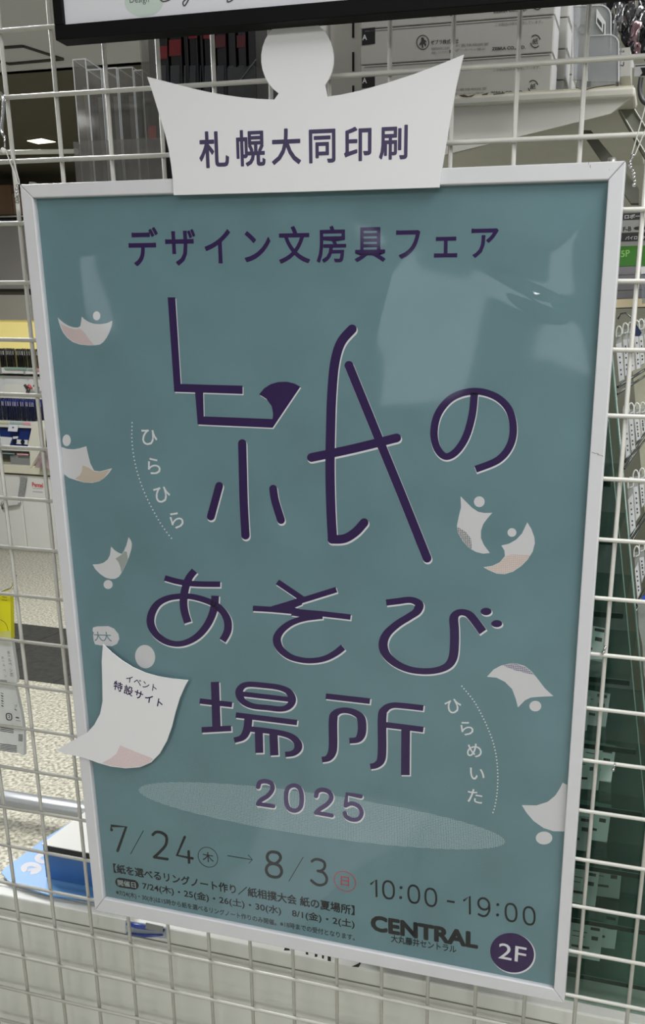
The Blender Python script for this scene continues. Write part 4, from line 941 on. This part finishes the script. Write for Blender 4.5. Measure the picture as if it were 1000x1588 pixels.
slab(.13, [(978, 78), (983, 100), (983, 106), (979, 104)], .0008).build('card', MATS['label_white'], c)
c2 = thing('price_ticket', aty(990, 118, .128), 'grey ticket with a black corner block at the right edge of the shelf', 'card')
slab(.128, [(984, 100), (1010, 98), (1010, 117), (983, 118.5)], .0008).build('card', mat('ticket_grey', (170, 170, 172), .5), c2)
k = Ink(.1279); k.poly([(993, 105), (1010, 104), (1010, 117), (992, 118), (996, 113)]); k.poly([(985, 101.5), (1010, 99.5), (1010, 101), (985, 103)]); k.build('print', BLACK, c2)

# foil packs hanging at the top right
random.seed(11)
FO = [mat('foil_silver', (165, 165, 168), .22, .85), mat('foil_dark', (46, 46, 48), .25, .6), mat('foil_smoke', (104, 104, 106), .2, .8), mat('foil_pink', (140, 116, 120), .3, .5)]
kk = 0
for row, (vt, vb) in enumerate([(-60, 30), (5, 62), (38, 92)]):
    for j in range(7):
        u = 940 + row * 8 + j * 13 + random.uniform(-3, 3)
        if u > 1015: continue
        y = .26 - row * .03 + j * .002
        a = aty(u, vt + random.uniform(-8, 8), y); b = aty(u + 3, vb + random.uniform(-6, 8), y)
        wd = .0085; n_ = 12; vs = []; fs = []; ph = random.uniform(0, 6)
        for i in range(n_ + 1):
            t = i / n_; z_ = a.z + (b.z - a.z) * t; cx = a.x + (b.x - a.x) * t + .0018 * math.sin(5 * t + ph)
            for q in range(5):
                s_ = q / 4 - .5
                vs.append((cx + s_ * wd * (1 + .25 * math.sin(9 * t + ph)), y + .003 * math.sin(14 * t + ph + q * 1.3) + .0015 * math.cos(q * 2.2 + 8 * t), z_))
        for i in range(n_):
            for q in range(4): fs.append((i * 5 + q, (i + 1) * 5 + q, (i + 1) * 5 + q + 1, i * 5 + q + 1))
        m_ = MB().add(vs, fs); kd = [0, 1, 2, 0, 1, 2, 3][(j * 2 + row) % 7]
        o = m_.build('foil_pouch', FO[kd], smooth=True); so2 = o.modifiers.new('thickness', 'SOLIDIFY'); so2.thickness = .0012
        tag(o, 'crumpled %s foil pouch, top right corner, %s row, %s' % (['silver', 'black', 'smoky grey', 'pinkish'][kd], ['top', 'middle', 'lowest'][row], ['leftmost', 'second from its left', 'third from its left', 'fourth from its left', 'fifth from its left', 'sixth from its left', 'last'][j]), 'pouch', 'foil pouches')
        kk += 1
hb_ = thing('hook_bar', aty(990, -40, .3), 'steel bar behind the foil pouches at the top right corner', 'bar')
MB().tube(path(.25, [(880, -75), (1060, -85)]), .003, 8).build('bar', CHROME, hb_, smooth=True)
MB().box((.50, .248, aty(900, -72, .25).z - .004), (.506, .44, aty(900, -72, .25).z + .004)).build('bracket', WHITE, hb_)

# gondola back and arms under the shelf
gb = thing('shelving_back', (.6, .46, ZC), 'dull olive grey back panel of the shelving behind the poster', 'back panel')
MB().box((.22, .46, ZC), (1.05, .475, 2.3)).build('panel', mat('olive_grey', (122, 123, 108), .7, noise=(4, .05)), gb)
for u0, u1, c in ((867, 877, (112, 114, 108)), (938, 946, (132, 132, 120))):
    a, b = aty(u0, 200, .455).x, aty(u1, 200, .455).x; MB().box((a, .36, 1.3), (b, .368, 1.9)).build('strip', mat('strip_%d_grey' % u0, c, .6), gb)
slab(.135, [(959, 171), (974, 155), (982, 153), (1040, 250), (1040, 300), (1030, 300)], .012).build('shelf_arm', mat('arm_beige', (128, 129, 118), .5), gb)
ar = bpy.data.objects['shelf_arm']
MB().tube(path(.134, [(961, 171), (1035, 296)]), .0008, 6).tube(path(.134, [(976, 157), (1040, 262)]), .0008, 6).build('edge_bead', mat('arm_edge', (168, 167, 152), .4), ar)
slab(.15, [(900, 202), (916, 202), (990, 292), (990, 315), (978, 315)], .010).build('shelf_arm', mat('arm_dark', (104, 106, 94), .5), gb)

# ------------------------------------------------------------------ right-hand display: price board and slanted glass rack
yt = .15
pb = thing('price_board', aty(985, 470, yt), 'printed price board with black, white and green bands right of the poster', 'price board')
slab(yt, [(900, 329), (1075, 322), (1075, 475), (900, 480)], .006).build('board', mat('board_grey', (140, 140, 136), .5), pb)
def strip(v0, v1, c, name, y=yt - .0006):
    slab(y, [(905, v0 + 2), (1072, v0 - 4), (1072, v1 - 4), (905, v1 + 2)], .0006).build(name, c, pb)
strip(331, 341, mat('band_black', (16, 16, 18), .4), 'black_band'); strip(342, 361, mat('band_silver', (150, 150, 146), .4), 'silver_band')
strip(362, 374, MATS['band_black'], 'black_band'); strip(382, 413, mat('band_green', (52, 116, 24), .45), 'green_band')
strip(414, 426, mat('box_lilac_grey', (120, 118, 122), .4), 'grey_band'); strip(427.5, 450, MATS['box_lilac_grey'], 'grey_band'); strip(452, 463, MATS['box_lilac_grey'], 'grey_band')
strip(464, 477, mat('band_beige', (222, 206, 170), .5), 'beige_band', yt - .003)
k = Ink(yt - .0008, (930, 240, 6.615)); k.text('ロボー', (255, 636), (412, 628), 42, .03, True); k.text('パイロット', (262, 856), (470, 846), 38, .02, True); k.build('white_lettering', mat('board_white', (190, 190, 188), .5), pb)
k = Ink(yt - .0008, (930, 240, 6.615)); k.text('F-B', (240, 764), (322, 758), 44, .03, True); k.poly([(345, 755), (362, 740), (420, 732), (470, 735), (470, 768), (420, 772), (362, 770)]); k.build('black_lettering', BLACK, pb)
k = Ink(yt - .0008, (930, 240, 6.615)); k.text('5P', (218, 1018), (306, 1008), 66, .02, True); k.build('green_lettering', mat('pale_green_letters', (130, 190, 96), .5), pb)
# small clear clip
cl_ = thing('price_clip', aty(996, 430, .13), 'small clear clip with a white ticket at the right edge by the green band', 'clip')
slab(.13, [(993, 412), (997, 411), (997, 420), (1010, 419), (1010, 470), (995, 471), (994, 424)], .0008).build('clip', clear('clip_clear', (220, 224, 226), .08, 1.5, .2), cl_)
slab(.129, [(993.5, 414), (1002, 413), (1002, 424), (994, 425)], .0008).build('ticket', MATS['label_white'], cl_)

def Xe(z): return .538 + (1.434 - z) * .1765        # slanted front of the rack
yg = .05
zg0, zg1 = ZC + .0008, 1.505
rk = thing('glass_rack', (.45, yg, ZC), 'green tinted glass display rack with slanted front, right of the poster', 'display rack')
GL = clear('green_glass', (224, 232, 229), .03, 1.3)
MB().prism([(.30, yg, zg0), (Xe(zg0), yg, zg0), (Xe(zg1), yg, zg1), (.30, yg, zg1)], (0, .004, 0)).build('side_panel', GL, rk)
EDG = mat('glass_edge', (138, 164, 156), .2)
MB().tube([(Xe(zg0), yg + .002, zg0), (Xe(zg1), yg + .002, zg1)], .0011, 6).build('edge_bead', EDG, rk, smooth=True)
MB().tube([(Xe(zg0) - .008, yg + .002, zg0), (Xe(zg1) - .008, yg + .002, zg1)], .0006, 6).build('edge_bead', EDG, rk, smooth=True)
MB().prism([(.30, .22, zg0), (Xe(zg0) - .02, .22, zg0), (Xe(zg1) - .02, .22, zg1), (.30, .22, zg1)], (0, .004, 0)).build('back_panel', mat('rack_back', (98, 112, 107), .6), rk)
MB().box((.30, yg + .0045, zg0), (.304, .2195, zg1)).build('inner_wall', mat('rack_wall', (98, 112, 107), .6), rk)
SHG = clear('shelf_glass', (216, 232, 226), .1, 1.5, haze=.20, hazecol=(74, 108, 98))
SHV = [(745, 1), (835, 2), (948, 3), (1050, 4), (1155, 5), (1250, 6), (1345, 7), (1430, 8), (1516, 9)]
zsv = [aty(930, v, yg + .005).z for v, _ in SHV]
for z_ in zsv:
    MB().box((.3045, yg + .0046, z_ - .0035), (Xe(z_) - .011, .2195, z_)).build('shelf', SHG, rk)
    MB().box((.3045, yg + .0041, z_ - .0052), (Xe(z_) - .011, yg + .0045, z_ - .0004)).build('shelf_edge', mat('edge_dark_teal', (20, 46, 42), .3), rk)
    MB().box((.3045, yg + .0041, z_ - .0003), (Xe(z_) - .011, yg + .0045, z_ + .0003)).build('edge_highlight', mat('edge_teal', (100, 132, 124), .3), rk)
# packets lying on the glass shelves
random.seed(5)
PKM = [mat('slip_white', (206, 212, 208), .5), mat('slip_grey', (160, 168, 164), .5), mat('slip_pale', (188, 194, 188), .5)]
spec = {1: [], 2: [(.492, .075, 0)], 3: [(.505, .075, 4), (.49, .10, -6)], 4: [(.507, .07, 3), (.482, .085, -4), (.522, .095, 8)], 5: [(.515, .075, 2), (.49, .08, -3), (.535, .09, 6), (.47, .07, 0)], 6: [(.53, .075, -8), (.50, .07, 2), (.482, .085, 0), (.545, .10, 6)],
        7: [(.53, .07, -2), (.495, .085, 2), (.545, .095, 5), (.475, .065, -3)], 8: [(.54, .07, 3), (.50, .08, 0), (.56, .09, -6), (.485, .07, 3)], 9: [(.55, .07, -2), (.51, .08, 2), (.565, .095, 5), (.49, .065, 0)]}
ordn = ['frontmost', 'second', 'third', 'fourth']; tiers = ['', 'uppermost', 'second', 'third', 'fourth', 'fifth', 'sixth', 'seventh', 'eighth', 'lowest']
for (v, idx), z_ in zip(SHV, zsv):
    for n_, (x, y, rot) in enumerate(spec[idx]):
        y0_ = y + .01
        p = thing('refill_packet', (x, y0_, z_ + .0006 + n_ * .0022), 'white packet with small dark marks, %s glass shelf, %s from the poster side' % (tiers[idx], ['third', 'second', 'last', 'first'][n_]), 'packet', 'packets on the glass shelves')
        hw, hd = random.uniform(.017, .022), random.uniform(.017, .020)
        MB().box((-hw, 0, 0), (hw, .0012, hd * 2)).build('slip', PKM[(idx + n_) % 3], None).parent = p
        o = MB()
        for a_, b_, c_, d_ in [(hw - .013, .030, hw - .003, .033), (hw - .011, .020, hw - .004, .024), (-hw + .004, .026, hw - .016, .0268), (-hw + .004, .021, hw - .018, .0218), (-hw + .004, .010, hw - .012, .0125)]:
            o.add([(a_, -.0002, b_), (c_, -.0002, b_), (c_, -.0002, d_), (a_, -.0002, d_)], [(0, 1, 2, 3)])
        o.build('print', PRG, None).parent = p
        p.location.z = z_ + .0006; p.rotation_euler = (math.radians(-38 + rot), math.radians(rot), math.radians(rot))
# packs with white slips on the slanted front
SLP = mat('slip_bright', (226, 228, 230), .5); RLM = mat('rail_steel', (96, 100, 100), .25, .8); CAPM = clear('cap_clear', (225, 228, 226), .05, 1.5, haze=.4, hazecol=(226, 228, 226))
T = {1: [[(955, 534), (963, 531), (967.5, 588), (960, 592)], [(966, 527), (972, 526), (975, 580), (969.5, 583)], [(974, 526), (980, 525), (984, 573), (978, 577)], [(984, 522), (989.5, 522), (992.5, 571), (987, 573)], [(991, 520), (996.5, 521), (999, 563), (993.5, 566)], [(999, 518), (1005, 518), (1008, 556), (1002, 559)], [(1008, 515), (1014, 515), (1017, 550), (1011, 553)]],
     2: [[(968, 653), (973, 651), (976.5, 704), (970.7, 710)], [(975, 650), (981, 650), (984.5, 695), (979, 699)], [(983.5, 650), (990.5, 650), (993, 679), (987, 684)], [(993, 649), (998.6, 649), (1000, 668), (995.5, 673)], [(1001, 646), (1007, 646), (1009, 656), (1003, 661)]],
     3: [[(973.6, 775), (981, 765.5), (985, 818), (977.5, 828)], [(982, 756), (988.4, 754), (992, 798), (986, 808)], [(991.7, 752), (998, 751), (999, 781), (995, 787)], [(1001, 750), (1007, 749), (1008, 768), (1003, 774)]],
     4: [[(984, 882), (989, 872), (993, 917), (988.4, 929)], [(991, 865), (998, 864), (999.5, 888), (995, 904)], [(1001, 862), (1007, 861), (1008, 876), (1004, 884)]]}
rails = {1: [(958, 600), (1000, 573), (1030, 556)], 2: [(969, 716), (1000, 673), (1020, 650)], 3: [(976, 836), (1000, 798), (1018, 772)], 4: [(987, 938), (1000, 914), (1016, 890)]}
for tr, lst in T.items():
    r_ = thing('rack_rail', aty(*rails[tr][0], .07), 'dark steel rail under the white slips of the slanted rack, %s' % ['', 'uppermost', 'second from the top', 'third from the top', 'lowest'][tr], 'rail')
    P = [aty(u, v, .07 + .045 * i) for i, (u, v) in enumerate(rails[tr])]
    MB().tube(P, .0013, 8).build('rod', RLM, r_, smooth=True); MB().tube([p - Vector((0, 0, .006)) for p in P], .0010, 8).build('rod', RLM, r_, smooth=True)
    for j, q in enumerate(lst):
        y = .066 + j * .011
        p = thing('refill_pack', aty(*q[2], y), 'clear refill pack with white slip, slanted rack, %s tier, %s' % (['', 'top', 'second', 'third', 'fourth'][tr], ['nearest the glass side', 'second from the glass side', 'third from the glass side', 'fourth from the glass side', 'fifth from the glass side', 'sixth from the glass side', 'farthest'][j]), 'packet', 'refill packs on the slanted rack')
        slab(y, q, .0007).build('slip', SLP, p)
        k = Ink(y - .0001)
        for t_ in (.2, .38, .52, .72, .84):
            u = (q[0][0] + q[1][0]) / 2 * (1 - t_) + (q[3][0] + q[2][0]) / 2 * t_; v = (q[0][1] + q[1][1]) / 2 * (1 - t_) + (q[3][1] + q[2][1]) / 2 * t_
            k.poly([(u - 1.1, v - 1.4), (u + 1, v - 1.8), (u + 1.2, v + .9), (u - .8, v + 1.3)])
        k.build('print', PRG, p)
        uc = (q[0][0] + q[1][0]) / 2; vt_ = min(q[0][1], q[1][1])
        slab(y + .001, [(q[0][0] - .5, vt_ - 8), (q[1][0] + 1, vt_ - 9), (q[2][0] + 1.2, q[2][1] + 1), (q[3][0] - .3, q[3][1] + 1)], .0012).build('pouch', CAPM, p)
        MB().tube(catmull(path(y, [(uc - 4, vt_ - 8), (uc - 3.5, vt_ - 19), (uc, vt_ - 25), (uc + 4, vt_ - 21), (uc + 4, vt_ - 12), (uc - 1, vt_ - 9)])), .0007, 6).build('cap', mat('cap_white', (222, 224, 220), .2), p, smooth=True)
        slab(y + .002, [(uc - 5, vt_ - 15), (uc + 4, vt_ - 16), (uc + 4.5, vt_ - 9), (uc - 4.5, vt_ - 8)], .0015).build('neck', CAPM, p)
nv = thing('navy_card', aty(988, 521, .075), 'small navy card tucked among the clear caps at the top of the slanted rack', 'card')
slab(.064, [(984, 499), (995, 516), (992, 521.5), (983, 521)], .0008).build('card', mat('navy_card', (26, 44, 84), .4), nv)
MB().tube(path(.062, [(958, 495), (962, 487), (970, 485), (978, 492), (983, 500)]), .0007, 6).build('loop', RLM, nv, smooth=True)
bk = thing('rack_board', (.7, .30, 1.2), 'cream pegboard behind the white slips of the slanted rack', 'board')
MB().prism([(Xe(.83) + .01, .20, .83), (.85, .20, .83), (.85, .20, 1.50), (Xe(1.5) + .01, .20, 1.50)], (0, .006, 0)).build('board', mat('peg_cream', (196, 194, 172), .6, noise=(40, .1)), bk)
# lower bag of the front
lb = thing('clear_bag', aty(998, 1000, .06), 'clear bag with a blue tip hanging at the right edge beside the glass rack', 'bag')
slab(.046, [(989, 937), (994, 929), (1002, 926), (1012, 940), (1015, 1060), (1003, 1062), (998, 1045), (996, 1000), (990, 972)], .003).build('bag', clear('bag_clear', (220, 226, 222), .05, 1.5, haze=.3, hazecol=(214, 220, 214)), lb)
slab(.0445, [(995, 926), (1004, 921), (1006, 932), (997, 933)], .001).build('tip', mat('blue_tip', (50, 90, 200), .3), lb)
# small leftover hook tips on the grid
for (u, v, L) in [(937, 1008, 'tiny chrome hook clipped on the right-hand grid, beside the poster'), (952, 1190, 'tiny chrome stud on the right-hand grid below the small hook')]:
    t = thing('grid_hook', aty(u, v, -.004), L, 'hook')
    MB().tube(path(-.0045, [(u - 1.5, v + 4), (u, v), (u + 2, v - 6)]), .0009, 8).build('hook', CHROME, t, smooth=True)
    MB().ball(aty(u - 1.5, v + 4, -.0045), .0016, 8).build('foot', CHROME, t, smooth=True)

# white table added unseen behind the viewer, shaped to put sheen on the film
def bounce(u, v, z):
    d = ray(u, v); t = (YP - CAM.y) / d.y; P = CAM + d * t; r = Vector((d.x, -d.y, d.z)); return P + r * ((z - P.z) / r.z)
tq = [bounce(u, v, .46) for u, v in [(655, 1245), (384, 1482), (330, 1440), (400, 1235)]]
lt = thing('low_table', sum(tq, Vector()) / 4 - Vector((0, 0, .46)), 'low white display table on the floor in front of the poster, behind the viewer', 'table')
MB().prism([p - Vector((0, 0, .03)) for p in tq], (0, 0, .03)).build('table_top', mat('table_white', (245, 245, 245), .35), lt, bevel=.002)
tc_ = sum(tq, Vector()) / 4
for p in tq:
    q = tc_ + (p - tc_) * .88; MB().tube([(q.x, q.y, 0), (q.x, q.y, .43)], .012, 10).build('leg', CHROME, lt, smooth=True)
